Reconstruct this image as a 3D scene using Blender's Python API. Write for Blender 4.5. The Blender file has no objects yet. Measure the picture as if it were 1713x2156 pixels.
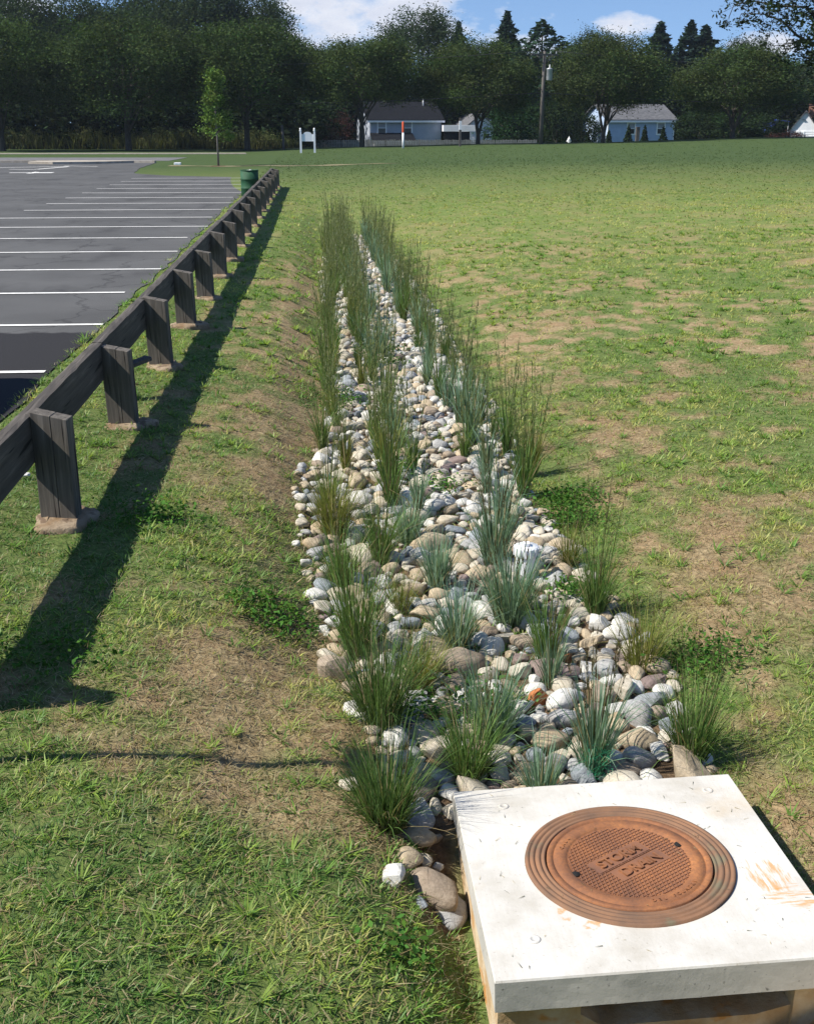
import bpy, bmesh, math, random
import numpy as np
from mathutils import Vector, Matrix
R = math.radians
random.seed(7)
rng = np.random.default_rng(11)
S = bpy.context.scene
COL = S.collection

# ------------------------------------------------------------------ camera
FPX, PW, PH = 2350.0, 1713.0, 2156.0
PITCH, YAW, CAMZ = math.atan(820 / FPX), R(4.34), 2.31
cam = bpy.data.cameras.new('camera')
cam.sensor_fit = 'HORIZONTAL'
cam.sensor_width = 36.0
cam.lens = 36.0 * FPX / PW
cam.clip_start, cam.clip_end = 0.1, 3000
camo = bpy.data.objects.new('camera', cam)
COL.objects.link(camo)
camo.location = (0, 0, CAMZ)
camo.rotation_euler = (R(90) - PITCH, 0, -YAW)
S.camera = camo
_fw = np.array([math.sin(YAW) * math.cos(PITCH), math.cos(YAW) * math.cos(PITCH), -math.sin(PITCH)])
_rt = np.array([math.cos(YAW), -math.sin(YAW), 0.0])
_dn = np.cross(_fw, _rt)


def _ray(x, y):
    return _fw * FPX + _rt * (x - PW / 2) + _dn * (y - PH / 2)


def onz(x, y, z):            # survey helper: the point of the ray at height z
    r = _ray(x, y)
    return r * ((z - CAMZ) / r[2]) + np.array([0, 0, CAMZ])


def ony(x, y, Y):            # survey helper: the point of the ray at distance Y
    r = _ray(x, y)
    return r * (Y / r[1]) + np.array([0, 0, CAMZ])


# ------------------------------------------------------------------ light, sky, exposure
SUN_EL, SUN_DIR = R(48), (-1.0, -0.17)          # the sun stands to the left
sl = bpy.data.lights.new('sun', 'SUN')
sl.energy, sl.angle, sl.color = 4.8, R(0.53), (1.0, 0.94, 0.84)
so = bpy.data.objects.new('sun', sl)
COL.objects.link(so)
_sh = Vector((SUN_DIR[0], SUN_DIR[1], 0)).normalized()
_to = Vector((_sh.x * math.cos(SUN_EL), _sh.y * math.cos(SUN_EL), math.sin(SUN_EL)))
so.rotation_euler = (-_to).to_track_quat('-Z', 'Y').to_euler()
so.location = (-20, 0, 30)

W = bpy.data.worlds.new('World')
S.world = W
W.use_nodes = True
wn, wl = W.node_tree.nodes, W.node_tree.links
wn.clear()


def wnode(t, **k):
    n = wn.new(t)
    for a, b in k.items():
        setattr(n, a, b)
    return n


def wmath(op, a, b=None):
    n = wnode('ShaderNodeMath', operation=op)
    for i, v in enumerate((a, b)):
        if v is None:
            continue
        if isinstance(v, (int, float)):
            n.inputs[i].default_value = v
        else:
            wl.new(v, n.inputs[i])
    return n.outputs[0]


wtc = wnode('ShaderNodeTexCoord')
sky = wnode('ShaderNodeTexSky', sky_type='NISHITA')
sky.sun_disc = False
sky.sun_elevation = SUN_EL
sky.sun_rotation = math.atan2(_sh.x, _sh.y)
sky.air_density, sky.dust_density, sky.ozone_density = 1.0, 0.2, 2.0
lift = wnode('ShaderNodeVectorMath', operation='ADD')
lift.inputs[1].default_value = (0, 0, 0.16)
wl.new(wtc.outputs['Generated'], lift.inputs[0])
wl.new(lift.outputs[0], sky.inputs['Vector'])
sxyz = wnode('ShaderNodeSeparateXYZ')
wl.new(wtc.outputs['Generated'], sxyz.inputs[0])
yy = wmath('MAXIMUM', sxyz.outputs['Y'], 0.05)
uu = wmath('DIVIDE', sxyz.outputs['X'], yy)
vv = wmath('DIVIDE', sxyz.outputs['Z'], yy)
cxyz = wnode('ShaderNodeCombineXYZ')
wl.new(wmath('MULTIPLY', uu, 14.0), cxyz.inputs[0])
wl.new(wmath('MULTIPLY', vv, 30.0), cxyz.inputs[1])
cn = wnode('ShaderNodeTexNoise')
cn.inputs['Scale'].default_value = 1.3
cn.inputs['Detail'].default_value = 8.0
cn.inputs['Roughness'].default_value = 0.62
wl.new(cxyz.outputs[0], cn.inputs['Vector'])
cloud = None
for (u0, v0, a, b, k) in ((0.045, 0.088, 0.115, 0.040, 1.0), (-0.03, 0.065, 0.06, 0.025, 0.8), (0.262, 0.079, 0.032, 0.0085, 0.9), (0.385, 0.062, 0.035, 0.010, 0.9),
                         (-0.28, 0.095, 0.10, 0.016, 0.7), (0.15, 0.060, 0.10, 0.012, 0.6), (-0.5, 0.2, 0.3, 0.06, 1), (0.7, 0.25, 0.3, 0.07, 1), (0.05, 0.36, 0.25, 0.07, 0.9)):
    du = wmath('POWER', wmath('ABSOLUTE', wmath('DIVIDE', wmath('SUBTRACT', uu, u0), a)), 2.0)
    dv = wmath('POWER', wmath('ABSOLUTE', wmath('DIVIDE', wmath('SUBTRACT', vv, v0), b)), 2.0)
    m = wmath('MULTIPLY', wmath('SUBTRACT', 1.0, wmath('ADD', du, dv)), k)
    cloud = m if cloud is None else wmath('MAXIMUM', cloud, m)
cl = wmath('ADD', wmath('MULTIPLY', wmath('MAXIMUM', cloud, -1.5), 0.55), wmath('MULTIPLY', wmath('SUBTRACT', cn.outputs['Fac'], 0.5), 2.6))
cr = wnode('ShaderNodeMapRange')
cr.inputs['From Min'].default_value = -0.06
cr.inputs['From Max'].default_value = 0.5
cr.inputs['To Max'].default_value = 0.92
wl.new(cl, cr.inputs['Value'])
crc = wnode('ShaderNodeValToRGB')
crc.color_ramp.elements[0].position, crc.color_ramp.elements[0].color = 0.25, (6.0, 6.1, 6.5, 1)
crc.color_ramp.elements[1].position, crc.color_ramp.elements[1].color = 0.95, (3.9, 4.2, 5.2, 1)
cn2 = wnode('ShaderNodeTexNoise')
cn2.inputs['Scale'].default_value = 1.7
cn2.inputs['Detail'].default_value = 4.0
wl.new(cxyz.outputs[0], cn2.inputs['Vector'])
wl.new(wmath('ADD', wmath('MULTIPLY', cl, 0.5), wmath('SUBTRACT', cn2.outputs['Fac'], 0.25)), crc.inputs[0])
wmix = wnode('ShaderNodeMix', data_type='RGBA')
tint = wnode('ShaderNodeMix', data_type='RGBA', blend_type='MULTIPLY')
tint.inputs['Factor'].default_value = 1.0
tint.inputs[7].default_value = (0.92, 1.0, 1.1, 1)
wl.new(sky.outputs[0], tint.inputs[6])
wl.new(cr.outputs[0], wmix.inputs['Factor'])
wl.new(tint.outputs[2], wmix.inputs[6])
wl.new(crc.outputs[0], wmix.inputs[7])
bg = wnode('ShaderNodeBackground')
bg.inputs['Strength'].default_value = 0.092
wl.new(wmix.outputs[2], bg.inputs['Color'])
wo = wnode('ShaderNodeOutputWorld')
wl.new(bg.outputs[0], wo.inputs[0])

S.view_settings.view_transform = 'Standard'
S.view_settings.look = 'None'
S.view_settings.exposure = 0.75
S.view_settings.gamma = 1.0
S.render.engine = 'CYCLES'
S.cycles.max_bounces = 5
S.cycles.transparent_max_bounces = 4
S.cycles.use_denoising = True


# ------------------------------------------------------------------ helpers: objects
def tag(o, label=None, cat=None, group=None, kind=None):
    if label:
        o['label'] = label
    if cat:
        o['category'] = cat
    if group:
        o['group'] = group
    if kind:
        o['kind'] = kind
    return o


def empty(name, loc=(0, 0, 0), rz=0.0, parent=None):
    o = bpy.data.objects.new(name, None)
    COL.objects.link(o)
    o.location = loc
    o.rotation_euler = (0, 0, rz)
    o.empty_display_size = 0.2
    o.parent = parent
    return o


def thing(name, label, cat, loc=(0, 0, 0), rz=0.0, group=None):
    return tag(empty(name, loc, rz), label, cat, group)


def link(name, me, parent=None, loc=(0, 0, 0), rot=(0, 0, 0)):
    o = bpy.data.objects.new(name, me)
    COL.objects.link(o)
    o.parent = parent
    o.location = loc
    o.rotation_euler = rot
    return o


def npmesh(name, V, F, mat, col=None, smooth=False):
    V = np.asarray(V, np.float32)
    F = np.asarray(F, np.int32)
    k = F.shape[1]
    me = bpy.data.meshes.new(name)
    me.vertices.add(len(V))
    me.vertices.foreach_set('co', V.ravel())
    me.loops.add(F.size)
    me.loops.foreach_set('vertex_index', F.ravel())
    me.polygons.add(len(F))
    me.polygons.foreach_set('loop_start', np.arange(0, F.size, k, dtype=np.int32))
    if smooth:
        me.polygons.foreach_set('use_smooth', np.ones(len(F), bool))
    me.update(calc_edges=True)
    if col is not None:
        a = me.color_attributes.new('Col', 'FLOAT_COLOR', 'POINT')
        c = np.ones((len(V), 4), np.float32)
        c[:, :3] = col
        a.data.foreach_set('color', c.ravel())
    me.materials.append(mat)
    return me


class MB:                       # collects shapes for one mesh
    def __init__(s):
        s.bm = bmesh.new()

    def box(s, x0, x1, y0, y1, z0, z1, bev=0.0, M=None):
        vs = [s.bm.verts.new((x, y, z)) for x in (x0, x1) for y in (y0, y1) for z in (z0, z1)]
        f = [(0, 1, 3, 2), (4, 6, 7, 5), (0, 4, 5, 1), (2, 3, 7, 6), (0, 2, 6, 4), (1, 5, 7, 3)]
        fs = [s.bm.faces.new([vs[i] for i in q]) for q in f]
        if M is not None:
            for v in vs:
                v.co = M @ v.co
        if bev:
            es = list({e for q in fs for e in q.edges})
            bmesh.ops.bevel(s.bm, geom=es, offset=bev, segments=2, affect='EDGES', profile=0.6)
        return s

    def prism(s, pts, axis, a, b):     # polygon (2d) pushed along an axis
        def p(q, t):
            return {'x': (t, q[0], q[1]), 'y': (q[0], t, q[1]), 'z': (q[0], q[1], t)}[axis]
        A = [s.bm.verts.new(p(q, a)) for q in pts]
        B = [s.bm.verts.new(p(q, b)) for q in pts]
        s.bm.faces.new(A)
        s.bm.faces.new(B[::-1])
        n = len(pts)
        for i in range(n):
            s.bm.faces.new((A[i], B[i], B[(i + 1) % n], A[(i + 1) % n]))
        return s

    def tube(s, pts, rad, seg=8, cap=True):
        rings = []
        pts = [Vector(p) for p in pts]
        up = Vector((0.31, 0.17, 0.93))
        for i, p in enumerate(pts):
            d = (pts[min(i + 1, len(pts) - 1)] - pts[max(i - 1, 0)]).normalized()
            u = d.cross(up)
            if u.length < 0.1:
                u = d.cross(Vector((1, 0, 0)))
            u.normalize()
            w = d.cross(u)
            rings.append([s.bm.verts.new(p + (u * math.cos(t) + w * math.sin(t)) * rad[i]) for t in [2 * math.pi * j / seg for j in range(seg)]])
        for a, b in zip(rings, rings[1:]):
            for j in range(seg):
                s.bm.faces.new((a[j], a[(j + 1) % seg], b[(j + 1) % seg], b[j])).smooth = True
        if cap:
            s.bm.faces.new(rings[0][::-1])
            s.bm.faces.new(rings[-1])
        return s

    def lathe(s, prof, seg=48, c=(0, 0, 0), smooth=True):
        rings = []
        for r, z in prof:
            if r < 1e-6:
                rings.append([s.bm.verts.new((c[0], c[1], c[2] + z))])
            else:
                rings.append([s.bm.verts.new((c[0] + r * math.cos(t), c[1] + r * math.sin(t), c[2] + z)) for t in [2 * math.pi * j / seg for j in range(seg)]])
        for a, b in zip(rings, rings[1:]):
            for j in range(seg):
                k = (j + 1) % seg
                if len(a) == 1 and len(b) == 1:
                    continue
                if len(a) == 1:
                    f = s.bm.faces.new((a[0], b[k], b[j]))
                elif len(b) == 1:
                    f = s.bm.faces.new((a[j], a[k], b[0]))
                else:
                    f = s.bm.faces.new((a[j], a[k], b[k], b[j]))
                f.smooth = smooth
        return s

    def quad(s, *p):
        s.bm.faces.new([s.bm.verts.new(q) for q in p])
        return s

    def mesh(s, name, mat, normals=True):
        if normals:
            bmesh.ops.recalc_face_normals(s.bm, faces=s.bm.faces)
        me = bpy.data.meshes.new(name)
        s.bm.to_mesh(me)
        s.bm.free()
        me.materials.append(mat)
        return me

    def build(s, name, mat, parent=None, loc=(0, 0, 0), rot=(0, 0, 0)):
        return link(name, s.mesh(name, mat), parent, loc, rot)


# ------------------------------------------------------------------ helpers: materials
def newmat(name):
    m = bpy.data.materials.new(name)
    m.use_nodes = True
    nt = m.node_tree
    for n in list(nt.nodes):
        nt.nodes.remove(n)
    out = nt.nodes.new('ShaderNodeOutputMaterial')
    bs = nt.nodes.new('ShaderNodeBsdfPrincipled')
    nt.links.new(bs.outputs[0], out.inputs[0])
    return m, nt, bs, out


def N(nt, t, **k):
    n = nt.nodes.new(t)
    for a, b in k.items():
        setattr(n, a, b)
    return n


def noise(nt, vec, scale, detail=5, rough=0.55):
    n = N(nt, 'ShaderNodeTexNoise')
    n.inputs['Scale'].default_value = scale
    n.inputs['Detail'].default_value = detail
    n.inputs['Roughness'].default_value = rough
    nt.links.new(vec, n.inputs['Vector'])
    return n.outputs['Fac']


def coords(nt, kind='Object', scale=(1, 1, 1), loc=(0, 0, 0)):
    t = N(nt, 'ShaderNodeTexCoord')
    src = t.outputs[kind] if kind != 'Position' else N(nt, 'ShaderNodeNewGeometry').outputs['Position']
    mp = N(nt, 'ShaderNodeMapping')
    mp.inputs['Scale'].default_value = scale
    mp.inputs['Location'].default_value = loc
    nt.links.new(src, mp.inputs['Vector'])
    return mp.outputs[0]


def ramp(nt, fac, stops):
    r = N(nt, 'ShaderNodeValToRGB')
    e = r.color_ramp.elements
    while len(e) < len(stops):
        e.new(0.5)
    for q, (p, c) in zip(e, stops):
        q.position = p
        q.color = (*c, 1) if len(c) == 3 else c
    nt.links.new(fac, r.inputs[0])
    return r.outputs[0]


def mixc(nt, fac, a, b, blend='MIX'):
    n = N(nt, 'ShaderNodeMix', data_type='RGBA', blend_type=blend)
    for sock, v in ((n.inputs['Factor'], fac), (n.inputs[6], a), (n.inputs[7], b)):
        if isinstance(v, (int, float)):
            sock.default_value = v
        elif isinstance(v, tuple):
            sock.default_value = (*v, 1)
        else:
            nt.links.new(v, sock)
    return n.outputs[2]


def bump(nt, bs, h, strength=0.3, dist=0.01):
    b = N(nt, 'ShaderNodeBump')
    b.inputs['Strength'].default_value = strength
    b.inputs['Distance'].default_value = dist
    nt.links.new(h, b.inputs['Height'])
    nt.links.new(b.outputs[0], bs.inputs['Normal'])


def mk(name, c1, c2, scale=4, rough=0.8, bmp=0.0, bdist=0.01, metal=0.0, kind='Object', stretch=(1, 1, 1), lo=0.35, hi=0.65, spots=None, spec=0.3):
    m, nt, bs, _ = newmat(name)
    v = coords(nt, kind, stretch)
    f = noise(nt, v, scale)
    c = ramp(nt, f, [(lo, c1), (hi, c2)])
    if spots:
        c = mixc(nt, ramp(nt, noise(nt, v, spots[0], 3), [(spots[2], (0, 0, 0)), (spots[2] + 0.08, (1, 1, 1))]), c, spots[1])
    nt.links.new(c, bs.inputs['Base Color'])
    bs.inputs['Roughness'].default_value = rough
    bs.inputs['Metallic'].default_value = metal
    bs.inputs['Specular IOR Level'].default_value = spec
    if bmp:
        bump(nt, bs, noise(nt, v, scale * 6, 6, 0.65), bmp, bdist)
    return m


def leafmat(name, trans=0.35, rough=0.6, spec=0.25, gain=(1, 1, 1)):
    m, nt, bs, out = newmat(name)
    a = N(nt, 'ShaderNodeVertexColor', layer_name='Col')
    nt.links.new(a.outputs[0], bs.inputs['Base Color'])
    bs.inputs['Roughness'].default_value = rough
    bs.inputs['Specular IOR Level'].default_value = spec
    t = N(nt, 'ShaderNodeBsdfTranslucent')
    nt.links.new(mixc(nt, 1.0, a.outputs[0], gain, 'MULTIPLY'), t.inputs[0])
    mx = N(nt, 'ShaderNodeMixShader')
    mx.inputs[0].default_value = trans
    nt.links.new(bs.outputs[0], mx.inputs[1])
    nt.links.new(t.outputs[0], mx.inputs[2])
    nt.links.new(mx.outputs[0], out.inputs[0])
    return m


M = {}
M['grass'] = leafmat('grass_blades', 0.42, 0.5, 0.35, (1.15, 1.15, 0.7))
M['tuft'] = leafmat('tuft_blades', 0.35, 0.6, 0.2, (1.15, 1.15, 0.7))
M['leaf'] = leafmat('tree_leaves', 0.25, 0.9, 0.0, (1.1, 1.2, 0.6))
M['bark'] = mk('bark', (.035, .03, .024), (.075, .065, .052), 6, .9, .6, .03, stretch=(3, 3, .6))
M['bark_pale'] = mk('pale_bark', (.10, .09, .08), (.20, .18, .16), 9, .9, .4, .01, stretch=(3, 3, .5))


def wood(name, axis, c1, c2, c3):
    m, nt, bs, _ = newmat(name)
    st = {'x': (0.35, 9, 9), 'y': (9, 0.35, 9), 'z': (9, 9, 0.35)}[axis]
    v = coords(nt, 'Object', st)
    f = noise(nt, v, 3.2, 8, .7)
    big = noise(nt, coords(nt, 'Object'), 2.3, 3)
    c = ramp(nt, f, [(.3, c1), (.55, c2), (.75, c3)])
    c = mixc(nt, ramp(nt, big, [(.4, (0, 0, 0)), (.7, (.6, .6, .6))]), c, tuple(q * .55 for q in c2))
    crack = ramp(nt, noise(nt, coords(nt, 'Object', tuple(q * 1.7 for q in st)), 2.6, 2), [(.30, (.12, .12, .12)), (.37, (1, 1, 1))])
    c = mixc(nt, 1.0, c, crack, 'MULTIPLY')
    nt.links.new(c, bs.inputs['Base Color'])
    bs.inputs['Roughness'].default_value = .85
    bs.inputs['Specular IOR Level'].default_value = .25
    bump(nt, bs, f, .7, .006)
    return m


M['post_wood'] = wood('weathered_post', 'z', (.055, .048, .042), (.125, .112, .096), (.24, .215, .185))
M['rail_wood'] = wood('weathered_rail', 'y', (.04, .035, .031), (.085, .076, .067), (.18, .16, .138))
M['old_wood'] = wood('old_grey_wood', 'z', (.06, .055, .05), (.11, .10, .095), (.17, .16, .15))
M['concrete_tan'] = mk('tan_concrete', (.40, .27, .14), (.55, .46, .33), 7, .95, .6, .01, spots=(9, (.46, .23, .07), .60))
M['footing'] = mk('dirty_footing', (.17, .11, .06), (.30, .24, .17), 5, .95, .7, .02, spots=(11, (.13, .09, .06), .57))
M['picket_wood'] = mk('grey_pickets', (.20, .20, .19), (.30, .295, .28), 3, .85)
M['white_paint'] = mk('white_paint', (.76, .77, .80), (.84, .85, .86), 3, .5)
M['line_paint'] = mk('line_paint', (.60, .60, .58), (.78, .78, .76), 14, .8, kind='Position', spots=(30, (.16, .16, .165), .66))
M['green_paint'] = mk('green_drum_paint', (.010, .055, .024), (.018, .08, .036), 4, .7, .15, .004, spots=(13, (.10, .06, .03), .72))
M['siding_grey'] = mk('grey_siding', (.31, .35, .42), (.36, .40, .47), 1.5, .7)
M['siding_blue'] = mk('blue_siding', (.33, .43, .60), (.39, .49, .66), 1.5, .7)
M['siding_white'] = mk('white_siding', (.62, .63, .66), (.72, .73, .75), 1.5, .7)
M['roof_dark'] = mk('dark_shingle', (.009, .010, .013), (.018, .019, .023), 3, .95, .4, .03, stretch=(1, 4, 4), spec=.03)
M['roof_grey'] = mk('grey_shingle', (.075, .077, .085), (.145, .147, .155), 2, .95, .4, .03, stretch=(1, 3, 3), spec=.05)
M['glass'] = mk('window_glass', (.02, .025, .03), (.04, .045, .055), 1, .12, spec=.6)
M['blind'] = mk('window_blind', (.25, .27, .31), (.32, .34, .38), 2, .7)
M['brick'] = mk('brick', (.20, .09, .06), (.30, .15, .10), 6, .9)
M['galv'] = mk('galvanised_steel', (.30, .32, .34), (.42, .44, .46), 9, .5, metal=.4)
M['pole_wood'] = wood('utility_pole_wood', 'z', (.06, .054, .05), (.11, .10, .09), (.16, .15, .14))
M['cable'] = mk('cable_rubber', (.02, .02, .02), (.03, .03, .03), 3, .6)
M['orange'] = mk('orange_red_paint', (.50, .075, .022), (.58, .10, .035), 6, .5)
M['tarp_blue'] = mk('blue_tarp', (.03, .06, .30), (.05, .09, .38), 3, .5)
M['mulch'] = mk('mulch', (.07, .035, .02), (.14, .07, .04), 25, .95, .8, .03, kind='Position')
M['rubber'] = mk('tyre_rubber', (.012, .012, .012), (.02, .02, .02), 8, .8)
M['van_paint'] = mk('silver_van_paint', (.40, .41, .42), (.44, .45, .46), 2, .3, spec=.5)
M['litter'] = mk('litter', (.6, .58, .54), (.75, .74, .72), 30, .7)


# ------------------------------------------------------------------ helpers: noise, terrain
def _h(ix, iy, s):
    n = (ix * 374761393 + iy * 668265263 + s * 974711) & 0xffffffff
    n = ((n ^ (n >> 13)) * 1274126177) & 0xffffffff
    return ((n ^ (n >> 16)) & 0xffff) / 65535.0


def vnoise(x, y, s=0):
    x = np.asarray(x, float)
    y = np.asarray(y, float)
    ix, iy = np.floor(x).astype(np.int64), np.floor(y).astype(np.int64)
    fx, fy = x - ix, y - iy
    fx, fy = fx * fx * (3 - 2 * fx), fy * fy * (3 - 2 * fy)
    a, b, c, d = _h(ix, iy, s), _h(ix + 1, iy, s), _h(ix, iy + 1, s), _h(ix + 1, iy + 1, s)
    return (a * (1 - fx) + b * fx) * (1 - fy) + (c * (1 - fx) + d * fx) * fy


def fbm(x, y, s=0, o=4):
    t, a, n = 0, .5, 0
    for i in range(o):
        t = t + a * vnoise(x * 2 ** i + 17.3 * i, y * 2 ** i - 9.1 * i, s + i)
        n += a
        a *= .55
    return t / n


def ss(a, b, x):
    t = np.clip((np.asarray(x, float) - a) / (b - a), 0, 1)
    return t * t * (3 - 2 * t)


_px = np.linspace(-6, 16, 2201)
_prof = np.interp(_px, [-2.9, -2.66, -2.3, -1.7, -.95, -.5, -.05, .9, 1.85, 2.35, 3.2, 4.5, 7, 12], [-.018, -.010, -.03, -.12, -.16, -.26, -.50, -.53, -.50, -.40, -.33, -.27, -.16, 0])
_k = np.exp(-np.linspace(-2.5, 2.5, 41) ** 2)
_prof = np.convolve(np.pad(_prof, 20, mode='edge'), _k / _k.sum(), 'valid')


def gz(x, y):
    x = np.asarray(x, float)
    y = np.asarray(y, float)
    L = np.interp(x, _px, _prof)
    Mid = np.interp(x, [-2.65, -1.7, 0, 5, 12], [-.015, -.11, -.2, -.1, .02])
    F = np.interp(x, [-60, -20, -8, -5, -1, 4, 14.5, 26, 40, 90], [-.015, -.015, -.015, -.012, .17, .27, .50, .62, 1.02, 1.5])
    z = L + (Mid - L) * ss(29, 40, y)
    z = z + .15 * np.exp(-((x + .02) / .26) ** 2) * ss(5.6, 4.5, y) * ss(2.4, 3.0, y)
    t = np.clip((y - 26) / (96 - 26), 0, 1)
    z = z + (F - z) * t ** 1.3
    z = z - ss(107, 122, y) * np.interp(x, [-12, -2, 2], [.15, .3, 1.5])
    z = z + (.72 - z) * ss(2.35, .2, y) * ss(-6, -2.6, x) 
    z = z + ss(-2.7, -2.2, x) * (.035 * (fbm(x * 1.1, y * .6, 5) - .5) + .03 * (fbm(x * 4, y * 4, 9, 3) - .5) * (1 - ss(20, 40, y)))
    pit = ss(.54, .60, x) * ss(1.64, 1.58, x) * ss(2.55, 2.85, y) * ss(3.98, 3.92, y)
    z = z - pit * .35 - .12 * np.exp(-((x - .47) / .12) ** 2) * ss(2.2, 2.7, y) * ss(4.15, 3.75, y) * (1 - pit)
    return z


_xl = ([2.6, 3.7, 4.05, 4.54, 5.5, 6.5, 8.4, 9.4, 10.6, 18, 29.7], [.44, .36, .30, .22, .04, -.08, -.24, -.08, .06, .03, .2])
_xr = ([4.0, 4.54, 5.5, 6.5, 8.4, 10.5, 18, 29.7], [1.66, 1.70, 1.80, 1.70, 1.58, 1.72, 1.73, 1.45])


def bed(x, y, grow=0.0):     # is the point on the stone bed
    return (x > np.interp(y, *_xl) - grow) & (x < np.interp(y, *_xr) + grow) & (y > 3.45 - grow) & (y < 29.9 + grow) & ~((y < 4.02) & (x > .5 - grow))


LOT = [(-2.65, -25), (-2.65, 52.4), (-7.0, 54.6), (-9.0, 57.5), (-9.6, 64.0), (-9.9, 72.5), (-16, 73.6), (-45, 75), (-120, 78), (-120, -25)]


def inlot(x, y):
    x = np.asarray(x, float)
    y = np.asarray(y, float)
    r = np.zeros(np.broadcast(x, y).shape, bool)
    n = len(LOT)
    for i in range(n):
        (x0, y0), (x1, y1) = LOT[i], LOT[(i + 1) % n]
        c = ((y0 > y) != (y1 > y)) & (x < (x1 - x0) * (y - y0) / (y1 - y0 + 1e-12) + x0)
        r ^= c
    return r


def dryness(x, y):
    """0 green .. 1 bare and straw coloured"""
    n = fbm(x * 1.1, y * .75, 21, 4) * .42 + fbm(x * 4.6, y * 3.4, 33, 3) * .58
    d = ss(.42, .68, n)
    bank = np.exp(-((x + .35) / .42) ** 2) * ss(4.5, 5.5, y) * (1 - ss(20, 28, y))
    bankr = np.exp(-((x - 2.4) / .45) ** 2) * ss(4, 5, y) * (1 - ss(16, 24, y))
    patch = np.exp(-((x + .6) ** 2 / .55 + (y - 4.75) ** 2 / .45))
    patch2 = .75 * np.exp(-((x + .15) ** 2 / .12 + (y - 3.9) ** 2 / .12))
    patch3 = .5 * np.exp(-((x - 2.35) ** 2 / .16 + (y - 5.9) ** 2 / .35)) + .9 * np.exp(-((x - 1.95) ** 2 / .02 + (y - 3.9) ** 2 / .25))
    d = d * (.62 + .22 * ss(1.8, 3.2, x)) + .85 * n * bank + .45 * n * bankr + .36 * patch * (.5 + n) + patch2 * (.4 + n) + patch3
    low = ss(4.1, 3.2, y) * ss(1.0, .3, x)
    d = d * (1 - .75 * low)
    far = ss(20, 45, y)
    d = d * (1 - .55 * far)
    d = d * (1 - .8 * ss(-1.5, -1.75, x))
    return np.clip(d, 0, 1)


# ------------------------------------------------------------------ the setting: ground sheet
def graded(a, b, fine0, fine1, d0, g):
    mid = list(np.arange(fine0, fine1, d0))
    lo, hi, d = [], [], d0
    p = fine0
    while p > a:
        d *= g
        p -= d
        lo.append(p)
    d, p = d0, mid[-1]
    while p < b:
        d = min(d * g, 40)
        p += d
        hi.append(p)
    return np.array(lo[::-1] + mid + hi)


gx = graded(-500, 500, -2.75, 4.6, .05, 1.06)
gy = graded(-60, 900, 2.4, 13.0, .05, 1.022)
X, Y = np.meshgrid(gx, gy)
Z = gz(X, Y)
V = np.stack([X, Y, Z], -1).reshape(-1, 3)
nx, ny = len(gx), len(gy)
idx = np.arange(nx * ny).reshape(ny, nx)
F = np.stack([idx[:-1, :-1], idx[:-1, 1:], idx[1:, 1:], idx[1:, :-1]], -1).reshape(-1, 4)
dry = dryness(V[:, 0], V[:, 1])
soil = np.where(bed(V[:, 0], V[:, 1], .03), 1.0, 0.0)
gcol = np.stack([dry, soil, ss(12, 40, V[:, 1])], -1)

m, nt, bs, _ = newmat('lawn_ground')
at = N(nt, 'ShaderNodeVertexColor', layer_name='Col')
sep = N(nt, 'ShaderNodeSeparateColor')
nt.links.new(at.outputs[0], sep.inputs[0])
pos = coords(nt, 'Position')
n1 = noise(nt, pos, 22, 6, .7)
n2 = noise(nt, pos, 2.2, 5, .6)
n3 = noise(nt, coords(nt, 'Position', (1, .55, 1)), .33, 5, .6)
thatch = ramp(nt, n1, [(.25, (.11, .080, .045)), (.5, (.27, .205, .115)), (.75, (.45, .36, .215))])
earth = ramp(nt, n2, [(.3, (.19, .105, .055)), (.7, (.28, .175, .10))])
under = ramp(nt, n1, [(.3, (.050, .080, .022)), (.7, (.165, .21, .065))])
farg = ramp(nt, noise(nt, pos, 7, 8, .75), [(.3, (.085, .135, .032)), (.5, (.15, .205, .052)), (.72, (.27, .285, .10))])
fard = ramp(nt, noise(nt, pos, 6, 8, .75), [(.3, (.17, .15, .055)), (.7, (.33, .275, .13))])
bare = mixc(nt, ramp(nt, n2, [(.45, (0, 0, 0)), (.75, (.8, .8, .8))]), thatch, earth)
nearc = mixc(nt, ramp(nt, sep.outputs[0], [(.15, (0, 0, 0)), (.75, (1, 1, 1))]), under, bare)
farm = N(nt, 'ShaderNodeMath', operation='ADD')
nt.links.new(ramp(nt, n3, [(.42, (0, 0, 0)), (.68, (.8, .8, .8))]), farm.inputs[0])
nt.links.new(sep.outputs[0], farm.inputs[1])
farm.use_clamp = True
fm = N(nt, 'ShaderNodeMath', operation='MULTIPLY')
nt.links.new(farm.outputs[0], fm.inputs[0])
fm.inputs[1].default_value = .55
farc = mixc(nt, fm.outputs[0], farg, fard)
gp = N(nt, 'ShaderNodeSeparateXYZ')
nt.links.new(pos, gp.inputs[0])
lush = N(nt, 'ShaderNodeMapRange')
lush.inputs['From Min'].default_value, lush.inputs['From Max'].default_value = 26, 66
nt.links.new(gp.outputs[1], lush.inputs['Value'])
lushc = ramp(nt, noise(nt, coords(nt, 'Position', (.6, 1.6, 1)), 2.2, 9, .8), [(.3, (.030, .056, .020)), (.5, (.050, .080, .027)), (.72, (.085, .108, .040))])
farc = mixc(nt, lush.outputs[0], farc, lushc)
c = mixc(nt, sep.outputs[2], nearc, farc)
c = mixc(nt, sep.outputs[1], c, ramp(nt, n1, [(.3, (.06, .042, .028)), (.7, (.19, .13, .08))]))
nt.links.new(c, bs.inputs['Base Color'])
bs.inputs['Roughness'].default_value = .95
bs.inputs['Specular IOR Level'].default_value = .1
bump(nt, bs, n1, .8, .03)
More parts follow.
